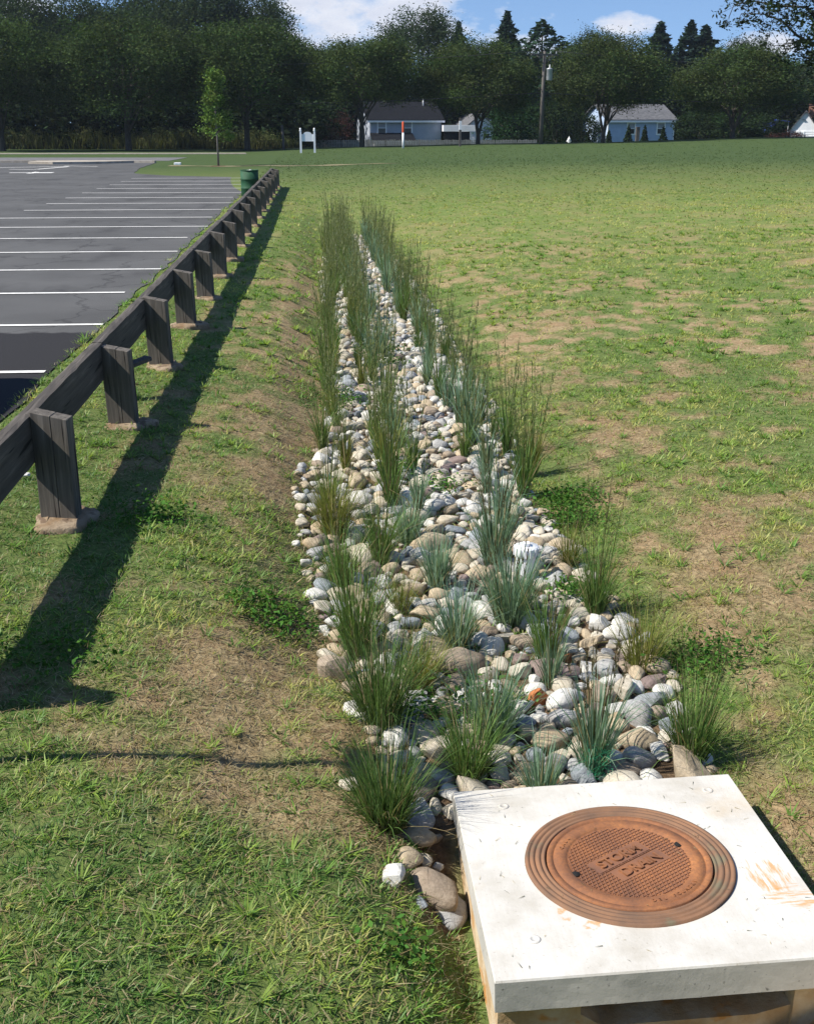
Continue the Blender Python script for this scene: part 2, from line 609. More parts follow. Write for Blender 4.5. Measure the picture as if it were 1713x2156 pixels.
g = link('ground', npmesh('ground', V, F, m, gcol, True))
tag(g, kind='structure')

# ------------------------------------------------------------------ parking lot, patch, markings
m, nt, bs, _ = newmat('asphalt')
pos = coords(nt, 'Position')
big = noise(nt, pos, .5, 4)
fine = noise(nt, pos, 60, 3, .8)
c = ramp(nt, big, [(.3, (.078, .079, .080)), (.7, (.118, .119, .120))])
c = mixc(nt, ramp(nt, fine, [(.35, (.45, .45, .45)), (.65, (0, 0, 0))]), c, (.034, .035, .038))
wv = N(nt, 'ShaderNodeTexWave')
v2 = N(nt, 'ShaderNodeTexVoronoi', feature='DISTANCE_TO_EDGE')
v2.inputs['Scale'].default_value = .33
wob = N(nt, 'ShaderNodeVectorMath', operation='ADD')
nw = N(nt, 'ShaderNodeTexNoise')
nw.inputs['Scale'].default_value = 1.6
nw.inputs['Detail'].default_value = 5
nt.links.new(pos, nw.inputs['Vector'])
nt.links.new(pos, wob.inputs[0])
nt.links.new(nw.outputs['Color'], wob.inputs[1])
nt.links.new(wob.outputs[0], v2.inputs['Vector'])
ck = ramp(nt, v2.outputs['Distance'], [(.003, (.5, .5, .5)), (.011, (0, 0, 0))])
c = mixc(nt, ck, c, (.026, .026, .028))
py_ = N(nt, 'ShaderNodeSeparateXYZ')
nt.links.new(pos, py_.inputs[0])
edge = N(nt, 'ShaderNodeMath', operation='ADD')
en = N(nt, 'ShaderNodeMath', operation='MULTIPLY')
nt.links.new(noise(nt, pos, 1.3, 4), en.inputs[0])
en.inputs[1].default_value = -.9
nt.links.new(py_.outputs[1], edge.inputs[0])
nt.links.new(en.outputs[0], edge.inputs[1])
mr = N(nt, 'ShaderNodeMapRange')
mr.inputs['From Min'].default_value, mr.inputs['From Max'].default_value = 12.72, 12.80
nt.links.new(edge.outputs[0], mr.inputs['Value'])
c = mixc(nt, mr.outputs[0], ramp(nt, fine, [(.35, (.016, .016, .018)), (.65, (.036, .036, .039))]), c)
stain = ramp(nt, noise(nt, coords(nt, 'Position', (1, .35, 1)), 1.1, 4, .6), [(.55, (0, 0, 0)), (.72, (.5, .5, .5))])
c = mixc(nt, stain, c, (.035, .035, .037))
nt.links.new(c, bs.inputs['Base Color'])
bs.inputs['Roughness'].default_value = .95
bs.inputs['Specular IOR Level'].default_value = .12
bump(nt, bs, fine, .5, .006)
M['asphalt'] = m


def sheet(name, pts, z, mat, skirt=.06):
    bm = bmesh.new()
    top = [bm.verts.new((p[0], p[1], z)) for p in pts]
    bm.faces.new(top)
    if skirt:
        bot = [bm.verts.new((p[0], p[1], z - skirt)) for p in pts]
        n = len(pts)
        for i in range(n):
            bm.faces.new((top[i], bot[i], bot[(i + 1) % n], top[(i + 1) % n]))
    bmesh.ops.recalc_face_normals(bm, faces=bm.faces)
    me = bpy.data.meshes.new(name)
    bm.to_mesh(me)
    bm.free()
    me.materials.append(mat)
    o = link(name, me)
    tag(o, kind='structure')
    return o


def wobble(pts, amp, step, s):       # roughen an outline
    out = []
    n = len(pts)
    for i in range(n):
        a, b = np.array(pts[i], float), np.array(pts[(i + 1) % n], float)
        k = max(1, min(160, int(np.linalg.norm(b - a) / step)))
        for j in range(k):
            p = a + (b - a) * j / k
            if p[0] < -30 or p[1] < 0:
                if j:
                    continue
            out.append((p[0] + amp * (vnoise(p[0] * 1.7, p[1] * 1.7, s) - .5), p[1] + amp * (vnoise(p[0] * 1.7, p[1] * 1.7, s + 3) - .5)))
    return out


lotpts = wobble(LOT, .16, .30, 2)
sheet('parking_lot', lotpts, 0.0, M['asphalt'])
bm_l = MB()
for i in range(-3, 16):
    y = 11.02 + 2.72 * i
    x1 = -2.72 + .10 * math.sin(i * 2.3) 
    x0 = -8.2
    s = .012
    w = .05
    bm_l.quad((x0, y - w + .05, .009), (x1, y - w, .009), (x1, y + w, .009), (x0, y + w + .05, .009))
    # the row of stalls across the aisle
    bm_l.quad((-21, y - w, .009), (-15.5, y - w, .009), (-15.5, y + w, .009), (-21, y + w, .009))
tag(bm_l.build('stall_lines', M['line_paint']), kind='structure')


def strip(mb, pts, w, z):
    for a, b in zip(pts, pts[1:]):
        a, b = Vector((*a, 0)), Vector((*b, 0))
        n = Vector((-(b - a).y, (b - a).x, 0)).normalized() * w / 2
        mb.quad(*[(q.x, q.y, z) for q in (a - n, b - n, b + n, a + n)])


mb = MB()
strip(mb, [onz(145, 350.5, 0)[:2], onz(78, 356, 0)[:2]], .25, .006)
strip(mb, [onz(145, 350, 0)[:2], onz(60, 351.6, 0)[:2], onz(0, 352.6, 0)[:2], onz(-60, 353.5, 0)[:2]], .25, .009)
strip(mb, [onz(76, 356.6, 0)[:2], onz(20, 356.2, 0)[:2]], .2, .006)
strip(mb, [onz(135, 349.0, 0)[:2], onz(205, 350.4, 0)[:2]], .2, .012)
tag(mb.build('lane_lines', M['line_paint']), kind='structure')
mb = MB()                                    # the turn arrow
a0, a1 = onz(20, 363.5, 0), onz(112, 363.2, 0)
for (p, q, w0, w1) in ((0, .5, .18, .18), (.48, .62, 1.0, .55), (.60, 1.0, .35, .35)):
    A, B = a0 + (a1 - a0) * p, a0 + (a1 - a0) * q
    mb.quad((A[0], A[1] - w0, .007), (B[0], B[1] - w1, .007), (B[0], B[1] + w1, .007), (A[0], A[1] + w0, .007))
tag(mb.build('lane_arrow', M['line_paint']), kind='structure')

M['kerb'] = mk('concrete_kerb', (.30, .26, .21), (.42, .38, .32), 3, .9, .3, kind='Position')
M['path'] = mk('worn_path', (.13, .125, .06), (.24, .20, .12), 6, .95, .5, .03, kind='Position')
M['verge'] = mk('verge_grass', (.055, .062, .022), (.13, .12, .05), 4, .95, .6, .05, kind='Position')


def kerb(name, pts, w, h, mat):
    mb = MB()
    for a, b in zip(pts, pts[1:]):
        a, b = Vector((*a, 0)), Vector((*b, 0))
        n = Vector((-(b - a).y, (b - a).x, 0)).normalized() * w
        vs = [(a, 0), (b, 0), (b + n, 0), (a + n, 0)]
        lo = [mb.bm.verts.new((q.x, q.y, -.08)) for q, _ in vs]
        hi = [mb.bm.verts.new((q.x, q.y, h)) for q, _ in vs]
        mb.bm.faces.new(hi)
        for i in range(4):
            mb.bm.faces.new((lo[i], lo[(i + 1) % 4], hi[(i + 1) % 4], hi[i]))
    o = mb.build(name, mat)
    return tag(o, kind='structure')


kerb('kerb', [(-9.9, 72.6), (-16, 73.7), (-45, 75.1), (-120, 78.2)], .3, .13, M['kerb'])
mbi = [(-17.2, 71.0), (-15.6, 70.3), (-13.9, 70.6), (-12.6, 71.3), (-11.2, 72.4), (-14, 73.2), (-17, 72.6)]
sheet('kerb_island', mbi, .13, M['kerb'], .2)
sheet('road', [(-9.6, 76.5), (-9.2, 83.5), (-45, 86), (-150, 92), (-150, 80.5), (-45, 78.5), (-16, 77)], .0, mk('road_asphalt', (.10, .10, .105), (.15, .148, .15), 2, .9, kind='Position'))
sheet('sidewalk', [(-5.6, 92.8), (-5.8, 94.2), (-45, 95.4), (-120, 98), (-120, 96.6), (-45, 94)], .05, M['kerb'], .2)
# worn strip of dry earth across the lawn, follows the ground
pv, pf = [], []
for i, x in enumerate(np.linspace(-8.5, 5, 60)):
    yc = 66.8 + .8 * math.sin(x * .5)
    for j, dy in enumerate((-.55, 0, .6)):
        yy_ = yc + dy * (1.0 + .5 * math.sin(x * 2.1)) * (1 if x < 2 else max(.1, (5 - x) / 3))
        pv.append((x, yy_, float(gz(x, yy_)) + .015))
for i in range(59):
    for j in range(2):
        a = i * 3 + j
        pf.append((a, a + 3, a + 4, a + 1))
tag(link('path', npmesh('path', pv, pf, M['path'])), kind='structure')


# ------------------------------------------------------------------ blades of any kind, as arrays
def blades(P, phi, L, th0, bend, w, k, c0, c1, twist=0.0):
    """curved tapering ribbons: base P, heading phi, length L, lean th0 plus bend, width w, k segments"""
    n = len(P)
    d = np.stack([np.cos(phi), np.sin(phi), np.zeros(n)], 1)
    wa = phi + np.pi / 2 + twist
    wd = np.stack([np.cos(wa), np.sin(wa), np.zeros(n)], 1)
    p = np.array(P, float)
    out, cc = [], []
    for j in range(k + 1):
        t = j / k
        c = c0 + (c1 - c0) * t
        if j < k:
            ww = (w * (1 - t ** 1.6) * .5)[:, None]
            out += [p - wd * ww, p + wd * ww]
            cc += [c, c]
        else:
            out.append(p.copy())
            cc.append(c)
        th = th0 + bend * (j + .5) / k
        p = p + (d * np.sin(th)[:, None] + np.array([0, 0, 1.0]) * np.cos(th)[:, None]) * (L / k)[:, None]
    V = np.stack(out, 1)
    C = np.stack(cc, 1)
    m = 2 * k + 1
    f = []
    for j in range(k - 1):
        a = 2 * j
        f += [(a, a + 1, a + 3), (a, a + 3, a + 2)]
    f.append((2 * k - 2, 2 * k - 1, 2 * k))
    F = (np.arange(n)[:, None, None] * m + np.array(f)[None]).reshape(-1, 3)
    return V.reshape(-1, 3), F, C.reshape(-1, 3)


def joined(parts):
    V, F, C, o = [], [], [], 0
    for v, f, c in parts:
        V.append(v)
        F.append(f + o)
        C.append(c)
        o += len(v)
    return np.concatenate(V), np.concatenate(F), np.concatenate(C)


GREENS = np.array([(.075, .185, .032), (.135, .265, .045), (.25, .37, .065), (.42, .45, .13), (.12, .205, .065)])
STRAW = np.array([(.36, .285, .15), (.26, .20, .10), (.43, .37, .22)])


def lawn(y0, y1, x0f, x1f, tufts, per, size, k, wid, seed):
    g = np.random.default_rng(seed)
    xm, xM = min(x0f(y0), x0f(y1)), max(x1f(y0), x1f(y1))
    n = int((xM - xm) * (y1 - y0) * tufts)
    x, y = g.uniform(xm, xM, n), g.uniform(y0, y1, n)
    ok = (x > x0f(y)) & (x < x1f(y)) & (~bed(x, y, -.05) | ((fbm(x * 2.3, y * 2.3, 88, 3) > .575) & (y > 4.6) & bed(x, y, 0))) & ~inlot(x + g.uniform(.02, .16, n), y)
    ok &= ~((x > .485) & (x < 1.70) & (y > 2.3) & (y < 4.04))
    x, y = x[ok], y[ok]
    dr = dryness(x, y)
    clump = fbm(x * 3.3, y * 3.3, 77, 3)
    keep = g.uniform(0, 1, len(x)) * (1 + 3 * ss(62, 98, y)) < (1.05 - .62 * dr) * ss(.20, .48, clump + .25 * (1 - dr))
    x, y, dr = x[keep], y[keep], dr[keep]
    kind = fbm(x * 1.3 + 9, y * 1.3, 55, 3)
    n = len(x)
    hs = size * g.uniform(.6, 1.35, n) * (1 - .35 * dr) * (.75 + .6 * kind)
    rep = np.repeat(np.arange(n), per)
    N_ = len(rep)
    phi = g.uniform(0, 2 * np.pi, N_)
    rad = g.uniform(0, 1, N_) ** .7 * hs[rep] * .55
    bx, by = x[rep] + np.cos(phi) * rad, y[rep] + np.sin(phi) * rad
    P = np.stack([bx, by, gz(bx, by) - .008], 1)
    L = hs[rep] * g.uniform(.55, 1.25, N_)
    th = g.uniform(.45, 1.40, N_)
    bd = g.uniform(.1, .9, N_)
    ci = np.clip((kind * 6 - 1.4 + g.normal(0, .6, n) + 1.1 * ss(1.2, 3.2, x) - .5 * ss(4.2, 3.4, y)), 0, 3.99)
    ci = np.where(g.uniform(0, 1, n) < .12, 4, ci.astype(int))
    c = GREENS[ci][rep] * g.uniform(.75, 1.3, (N_, 1))
    hi = g.uniform(0, 1, N_) < .10  # paler blades: sun glints on the grass put into the colour
    c[hi] = c[hi] * .5 + np.array([.20, .24, .10])
    st = g.uniform(0, 1, N_) < (.05 + .50 * dr[rep])
    c[st] = STRAW[g.integers(0, 3, st.sum())] * g.uniform(.7, 1.15, (st.sum(), 1))
    lush = ss(26, 64, by)[:, None]
    c = c * (1 - lush) + np.array([.066, .108, .034]) * g.uniform(.75, 1.35, (N_, 1)) * lush
    c0 = c * np.array([.95, .85, .9])
    return blades(P, phi + g.normal(0, .35, N_), L, th, bd, wid * g.uniform(.6, 1.3, N_), k, c0, c, g.normal(0, .6, N_))


def fx0(y):
    return np.maximum(-2.72, -.36 * y - .55)


def fx1(y):
    return .45 * y + 2.8


parts = [lawn(2.35, 5.0, fx0, fx1, 760, 13, .052, 2, .0066, 1), lawn(5.0, 8.5, fx0, fx1, 520, 12, .056, 2, .0076, 2),
         lawn(8.5, 14, fx0, fx1, 250, 10, .060, 2, .0105, 3), lawn(14, 24, fx0, fx1, 100, 9, .068, 1, .017, 4), lawn(24, 40, fx0, fx1, 34, 8, .075, 1, .030, 5), lawn(40, 100, fx0, fx1, 13, 6, .065, 1, .050, 6)]
# flat rosettes of coarse crab grass scattered over the turf
g_ = np.random.default_rng(19)
for (y0, y1, dens, sz, wd) in ((2.4, 6, 34, .075, .0085), (6, 12, 24, .085, .011), (12, 26, 10, .11, .018)):
    n = int(dens * (y1 - y0) * (.45 * y1 + 5.5))
    x, y = g_.uniform(-2.7, .45 * y1 + 2.8, n), g_.uniform(y0, y1, n)
    ok = (x > fx0(y)) & (x < fx1(y)) & ~bed(x, y, -.02) & ~inlot(x + .05, y) & ~((x > .485) & (x < 1.70) & (y > 2.3) & (y < 4.04)) & (fbm(x * 1.2, y * 1.2, 140, 3) > .46)
    x, y = x[ok], y[ok]
    rep = np.repeat(np.arange(len(x)), 13)
    N_ = len(rep)
    a = g_.uniform(0, 6.28, N_)
    cc = np.where(g_.uniform(0, 1, (len(x), 1)) < .5, np.array([[.22, .32, .055]]), np.array([[.13, .25, .04]]))[rep] * g_.uniform(.75, 1.35, (N_, 1))
    bx, by = x[rep] + np.cos(a) * .012, y[rep] + np.sin(a) * .012
    parts.append(blades(np.stack([bx, by, gz(bx, by) + .004], 1), a, sz * g_.uniform(.5, 1.25, N_), g_.uniform(.55, 1.2, N_), g_.uniform(.2, .7, N_), wd * g_.uniform(.7, 1.2, N_), 2, cc * .85, cc, g_.normal(0, .3, N_)))
# dead clippings lying on the soil
g_ = np.random.default_rng(8)
n = 240000
x, y = g_.uniform(-2.4, 8.0, n), 2.4 + 10 * g_.uniform(0, 1, n) ** 1.3
ok = (x > fx0(y)) & (x < fx1(y)) & ~bed(x, y, 0) & ~((x > .485) & (x < 1.70) & (y > 2.3) & (y < 4.04)) & ~inlot(x - .1, y) & (g_.uniform(0, 1, n) < .22 + 1.1 * dryness(x, y))
x, y = x[ok], y[ok]
n = len(x)
c = STRAW[g_.integers(0, 3, n)] * g_.uniform(.6, 1.2, (n, 1))
parts.append(blades(np.stack([x, y, gz(x, y) + g_.uniform(.002, .02, n)], 1), g_.uniform(0, 6.28, n), g_.uniform(.03, .10, n), g_.uniform(1.35, 1.6, n), np.zeros(n), g_.uniform(.002, .005, n), 1, c, c))
V, F, C = joined(parts)
gr = link('grass', npmesh('grass', V, F, M['grass'], C))
tag(gr, kind='stuff')


def leafquads(P, size, g, col, flat=0.0):
    """small leaf-shaped faces, one at each point"""
    n = len(P)
    a = g.normal(0, 1, (n, 3))
    a[:, 2] *= (1 - flat)
    a /= np.linalg.norm(a, axis=1)[:, None] + 1e-9
    b = g.normal(0, 1, (n, 3))
    b[:, 2] *= (1 - flat)
    b -= a * (a * b).sum(1)[:, None]
    b /= np.linalg.norm(b, axis=1)[:, None] + 1e-9
    s = (size * g.uniform(.6, 1.35, n))[:, None]
    V = np.stack([P - a * s, P + b * s * .5 - a * s * .1, P + a * s, P - b * s * .5 - a * s * .1], 1).reshape(-1, 3)
    F = np.arange(4 * n).reshape(n, 4)
    return V, F, np.repeat(col, 4, 0)


# low broad-leaved weeds among the grass and stones
g_ = np.random.default_rng(14)
wp, wc = [], []
for (px, py, r, n) in ((1190, 1050, .28, 900), (1210, 1090, .2, 600), (1000, 1480, .22, 420), (1480, 1390, .26, 700), (1190, 1240, .12, 220), (850, 2010, .12, 130), (580, 1330, .25, 700), (800, 735, .3, 500), (715, 840, .35, 700),
                       (845, 985, .16, 260), (820, 760, .22, 300), (340, 1180, .3, 600), (885, 1500, .13, 160), (930, 1020, .2, 260), (1230, 1250, .12, 160), (120, 1500, .3, 350)):
    p = onz(px, py, -.45)
    q = g_.normal(0, 1, (n, 2)) * r * .55
    xx, yv = p[0] + q[:, 0], p[1] + q[:, 1]
    zz = gz(xx, yv) + np.abs(g_.normal(0, .035, n)) + .015 + np.where(bed(xx, yv), .05, 0)
    wp.append(np.stack([xx, yv, zz], 1))
    wc.append(np.array([(.04, .11, .024)]) * g_.uniform(.6, 1.7, (n, 1)) + np.array([(.02, .02, 0)]) * g_.uniform(0, 1.6, (n, 1)))
V, F, C = leafquads(np.concatenate(wp), .016, g_, np.concatenate(wc), .45)
tag(link('weeds', npmesh('weeds', V, F, M['leaf'], C)), kind='stuff')


# ------------------------------------------------------------------ ornamental grass clumps
G1, G2 = np.array([.062, .16, .032]), np.array([.175, .29, .085])       # green kind
Y1, Y2 = np.array([.13, .17, .028]), np.array([.26, .27, .07])         # yellow-green kind
B1, B2 = np.array([.11, .21, .135]), np.array([.26, .40, .29])      # blue-green kind
PAL = {'green': (G1, G2), 'dark': (np.array([.045, .12, .028]), np.array([.12, .21, .065])), 'yellow': (Y1, Y2), 'blue': (B1, B2)}


def clump_meshes(kind, h, r, n, stalks, sh, seed, wid, k=4):
    g = np.random.default_rng(seed)
    ca, cb = PAL[kind]
    phi = g.uniform(0, 2 * np.pi, n)
    rr = np.sqrt(g.uniform(0, 1, n)) * r * .30
    P = np.stack([np.cos(phi) * rr, np.sin(phi) * rr, np.full(n, -.03)], 1)
    L = h * g.uniform(.45, 1.08, n)
    if kind == 'blue':
        th = np.abs(g.normal(0, .22, n)) + .05
        bd = g.uniform(0, .55, n)
    else:
        th = np.abs(g.normal(.05, .28, n))
        bd = g.uniform(.15, 1.1, n) * g.uniform(.4, 1, n)
    flop = g.uniform(0, 1, n) < .13
    bd = np.where(flop, bd + g.uniform(.5, 1.6, n), bd)
    th = th * min(1.6, r / h * 2.0)
    c = ca + (cb - ca) * g.uniform(0, 1, (n, 1)) ** 1.2
    c = c * g.uniform(.8, 1.2, (n, 1))
    dead = g.uniform(0, 1, n) < .10
    c[dead] = STRAW[g.integers(0, 3, dead.sum())] * .9
    c0 = c * .75 + np.array([.05, .042, .018])
    V, F, C = blades(P, phi + g.normal(0, .5, n), L, th, bd, wid * g.uniform(.6, 1.3, n), k, c0, c, g.normal(0, .7, n))
    leaf = npmesh('foliage', V, F, M['tuft'], C)
    sm = None
    if stalks:
        phi = g.uniform(0, 2 * np.pi, stalks)
        rr = np.sqrt(g.uniform(0, 1, stalks)) * r * .35
        P = np.stack([np.cos(phi) * rr, np.sin(phi) * rr, np.zeros(stalks)], 1)
        L = sh * g.uniform(.6, 1.05, stalks)
        th = np.abs(g.normal(0, .10, stalks)) * min(1, r / .15)
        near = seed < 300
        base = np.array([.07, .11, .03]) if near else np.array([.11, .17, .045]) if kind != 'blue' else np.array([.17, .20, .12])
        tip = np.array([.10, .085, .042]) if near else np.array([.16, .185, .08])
        parts = []
        for tw in (0, np.pi / 2):
            parts.append(blades(P, phi, L, th, np.full(stalks, .12), np.full(stalks, wid * .75), 4, np.tile(base, (stalks, 1)), np.tile(tip, (stalks, 1)), tw))
        # narrow seed heads along the top third
        s0 = np.repeat(np.arange(stalks), 14)
        t = g.uniform(.66, 1.0, len(s0))
        ths = th[s0] + .06
        q = P[s0] + np.stack([np.cos(phi[s0]) * np.sin(ths), np.sin(phi[s0]) * np.sin(ths), np.cos(ths)], 1) * (L[s0] * t)[:, None]
        a = g.uniform(0, 6.28, len(s0))
        parts.append(blades(q, a, np.full(len(s0), wid * 5.5), g.uniform(.15, .5, len(s0)), np.zeros(len(s0)), np.full(len(s0), wid * .75), 1, np.tile(tip, (len(s0), 1)), np.tile(tip * 1.25, (len(s0), 1))))
        V, F, C = joined(parts)
        sm = npmesh('seed_stalks', V, F, M['grass'], C)
    return leaf, sm


def add_clump(label, x, y, meshes, group=None, rz=0.0, s=(1, 1, 1)):
    t = thing('grass_clump', label, 'ornamental grass', (x, y, float(gz(x, y)) + .02), rz, group)
    t.scale = s
    link('foliage', meshes[0], t)
    if meshes[1]:
        link('seed_stalks', meshes[1], t)
    return t


#  base pixel, kind, leaf height, spread, blades, stalks, stalk height, label, short name
CL = [((812, 1750), 'dark', .36, .23, 460, 4, .50, 'big fountain of fine dark green grass beside the left corner of the white slab', 'the big grass at the slab corner'),
      ((985, 1622), 'green', .33, .17, 330, 7, .58, 'round green grass clump just behind the white slab, left of the blue-green one', 'the green clump behind the slab'),
      ((1140, 1662), 'blue', .26, .13, 130, 0, 0, 'short blue-green grass touching the back edge of the white slab', 'the blue-green clump at the slab edge'),
      ((1248, 1608), 'blue', .40, .13, 170, 10, .62, 'blue-green grass with straw coloured stalks and green netting at its foot', 'the netted blue-green clump'),
      ((1455, 1585), 'green', .38, .18, 330, 16, .62, 'green grass with tall stalks at the right corner of the white slab', 'the tall-stalked clump at the right corner'),
      ((800, 1535), 'dark', .44, .26, 470, 12, .85, 'broad dark green grass clump with tall stalks on the left edge of the stones', 'the broad dark green clump'),
      ((1035, 1535), 'blue', .36, .20, 210, 0, 0, 'loose blue-green grass clump left of the orange brick fragment', 'the loose blue-green clump'),
      ((885, 1432), 'yellow', .28, .16, 260, 3, .42, 'low yellow-green grass clump right of the broad dark green one', 'the low yellow-green clump'),
      ((752, 1365), 'green', .52, .20, 330, 15, .95, 'very tall green grass with a sheaf of long stalks in the left half', 'the very tall green clump'),
      ((962, 1355), 'blue', .33, .18, 230, 0, 0, 'stiff dark blue-green grass tuft among stones in the middle of the bed', 'the stiff blue-green tuft'),
      ((1072, 1298), 'blue', .38, .22, 460, 6, .52, 'largest blue-green grass clump in front of the white pipe cap', 'the largest blue-green clump'),
      ((1042, 1180), 'blue', .44, .17, 260, 14, .66, 'tall loose blue-green grass with reddish seed heads left of the white pipe cap', 'the loose grass left of the pipe cap'),
      ((1150, 1378), 'green', .40, .15, 190, 5, .62, 'narrow pale green grass in front of the largest blue-green clump', 'the narrow pale green clump'),
      ((1253, 1285), 'green', .42, .14, 240, 14, .86, 'slender green grass with very long upright stalks at the right edge of the stones', 'the slender long-stalked clump'),
      ((1352, 1392), 'yellow', .32, .20, 200, 6, .42, 'sparse spreading green grass on the right, beside orange bare soil', 'the sparse clump by the orange soil'),
      ((843, 1272), 'yellow', .22, .12, 160, 2, .42, 'small yellowish grass tuft right of the very tall green clump', 'the small yellowish tuft'),
      ((920, 1228), 'blue', .34, .14, 200, 0, 0, 'small soft blue-green grass tuft in the middle of the stones', 'the soft blue-green tuft'),
      ((715, 1222), 'green', .34, .17, 260, 4, .45, 'green grass clump behind two pale rounded stones on the left edge', 'the green clump on the left edge'),
      ((800, 1172), 'green', .42, .15, 230, 12, .85, 'upright green grass with thin brown stalks, second from the left edge', 'the upright brown-stalked clump'),
      ((704, 1125), 'yellow', .44, .20, 330, 6, .6, 'full yellow-green grass clump at the left edge where the row begins', 'the full yellow-green clump'),
      ((860, 1128), 'blue', .28, .15, 200, 3, .45, 'low grey-green grass tuft between rounded cobbles', 'the low grey-green tuft'),
      ((1196, 1185), 'yellow', .30, .10, 130, 5, .45, 'thin green grass right of the white pipe cap, on the lawn edge', 'the thin clump by the pipe cap'),
      ((1160, 1425), 'blue', .26, .09, 70, 3, .42, 'wispy half-dead grass above the orange brick fragment', 'the wispy half-dead tuft')]
LAND = []
for i, (p, kind, h, r, n, st, sh, lab, short) in enumerate(CL):
    q = onz(p[0], p[1], -.47)
    add_clump(lab, q[0], q[1], clump_meshes(kind, h * 1.42, r * 1.15, int(n * 1.35), int(st * 1.5), sh * 1.2, 100 + i, .0080 if kind == 'blue' else .0050))
    LAND.append((q[0], q[1], short))
FARM = {k: [clump_meshes(k, .62 if k == 'blue' else .60, .105, 115, st, 1.08, 300 + 7 * j + len(k), .013 if k == 'blue' else .010, 3) for j in range(4)] for k, st in (('green', 15), ('yellow', 12), ('blue', 6))}
g_ = np.random.default_rng(5)
ROWS = [((.06, .24), ('green', 'green', 'yellow'), 'tall green grass clump in the leftmost planted row', 'leftmost row of ornamental grass', 8.0),
        ((.46, .50), ('green', 'yellow', 'green'), 'tall green grass clump in the second planted row from the left', 'second row of ornamental grass', 8.2),
        ((.64, .62), ('blue', 'blue', 'green'), 'blue-green grass clump in the middle planted row', 'middle row of ornamental grass', 8.0),
        ((1.27, 1.17), ('blue', 'blue', 'blue', 'green'), 'blue-green grass clump in the fourth planted row from the left', 'fourth row of ornamental grass', 7.7),
        ((1.55, 1.36), ('green', 'yellow', 'green'), 'thin green grass clump with brown stalks in the rightmost planted row', 'rightmost row of ornamental grass', 8.3)]
for ri, ((xa, xb), kinds, lab, grp, y0) in enumerate(ROWS):
    y = y0
    i = 0
    while y < 29.6:
        f = (y - 8) / 22
        k = kinds[i % len(kinds)]
        x = xa + (xb - xa) * f + g_.normal(0, .06)
        if g_.uniform() > (.16 if ri in (2, 4) else .09):
            s = g_.uniform(.62, 1.14) * (1.0 + .06 * f)
            if ri == 4:
                s *= .92
            add_clump(lab, x, y, FARM[k][i % 4], grp, g_.uniform(0, 6.28), (s, s, s * g_.uniform(.9, 1.12)))
        y += g_.uniform(.52, .70)
        i += 1


# ------------------------------------------------------------------ stones of the drainage bed
def stone_mesh(seed, angular=False, sub=3):
    bm = bmesh.new()
    bmesh.ops.create_icosphere(bm, subdivisions=sub, radius=1.0)
    r = random.Random(seed)
    o = Vector((r.uniform(0, 50), r.uniform(0, 50), r.uniform(0, 50)))
    from mathutils import noise as mn
    planes = [Vector((r.gauss(0, 1), r.gauss(0, 1), r.gauss(0, 1))).normalized() for _ in range(10 if angular else 6)]
    lim = [r.uniform(.55, .8) if angular else r.uniform(.70, .95) for _ in planes]
    for v in bm.verts:
        p = v.co.copy()
        d = 1 + .26 * mn.noise(p * 1.0 + o) + .12 * mn.noise(p * 2.1 + o) + (.035 if angular else .015) * mn.noise(p * 6 + o)
        p = p * d
        for q, l in zip(planes, lim):
            e = p.dot(q) - l
            if e > 0:
                p -= q * e * (.97 if angular else .72)
        v.co = p
    for f in bm.faces:
        f.smooth = not angular
    me = bpy.data.meshes.new('stone')
    bm.to_mesh(me)
    bm.free()
    return me


def stone_mat(name, c1, c2, vein, vk=.0, ba=.35):
    m, nt, bs, _ = newmat(name)
    oi = N(nt, 'ShaderNodeObjectInfo')
    mp = N(nt, 'ShaderNodeVectorMath', operation='ADD')
    t = N(nt, 'ShaderNodeNewGeometry')
    nt.links.new(t.outputs['Position'], mp.inputs[0])
    nt.links.new(oi.outputs['Random'], mp.inputs[1])
    v = mp.outputs[0]
    f = noise(nt, v, 9, 6, .65)
    c = ramp(nt, f, [(.3, c1), (.7, c2)])
    w = N(nt, 'ShaderNodeTexWave', wave_type='BANDS', bands_direction='DIAGONAL')
    w.inputs['Scale'].default_value = 9
    w.inputs['Distortion'].default_value = 16
    w.inputs['Detail'].default_value = 4
    nt.links.new(v, w.inputs['Vector'])
    if vk > 9:
        c = mixc(nt, ramp(nt, w.outputs['Fac'], [(.55, (0, 0, 0)), (.85, (vk * .13, vk * .13, vk * .13))]), c, vein)
    c = mixc(nt, ramp(nt, noise(nt, v, 70, 3, .7), [(.35, (.35, .35, .35)), (.55, (0, 0, 0))]), c, tuple(q * .55 for q in c1))
    dirt = ramp(nt, noise(nt, v, 5, 3), [(.52, (0, 0, 0)), (.7, (ba, ba, ba))])
    c = mixc(nt, dirt, c, (.30, .20, .10))
    nt.links.new(c, bs.inputs['Base Color'])
    bs.inputs['Roughness'].default_value = .9
    bs.inputs['Specular IOR Level'].default_value = .15
    bump(nt, bs, noise(nt, v, 22, 7, .75), .8, .012)
    return m


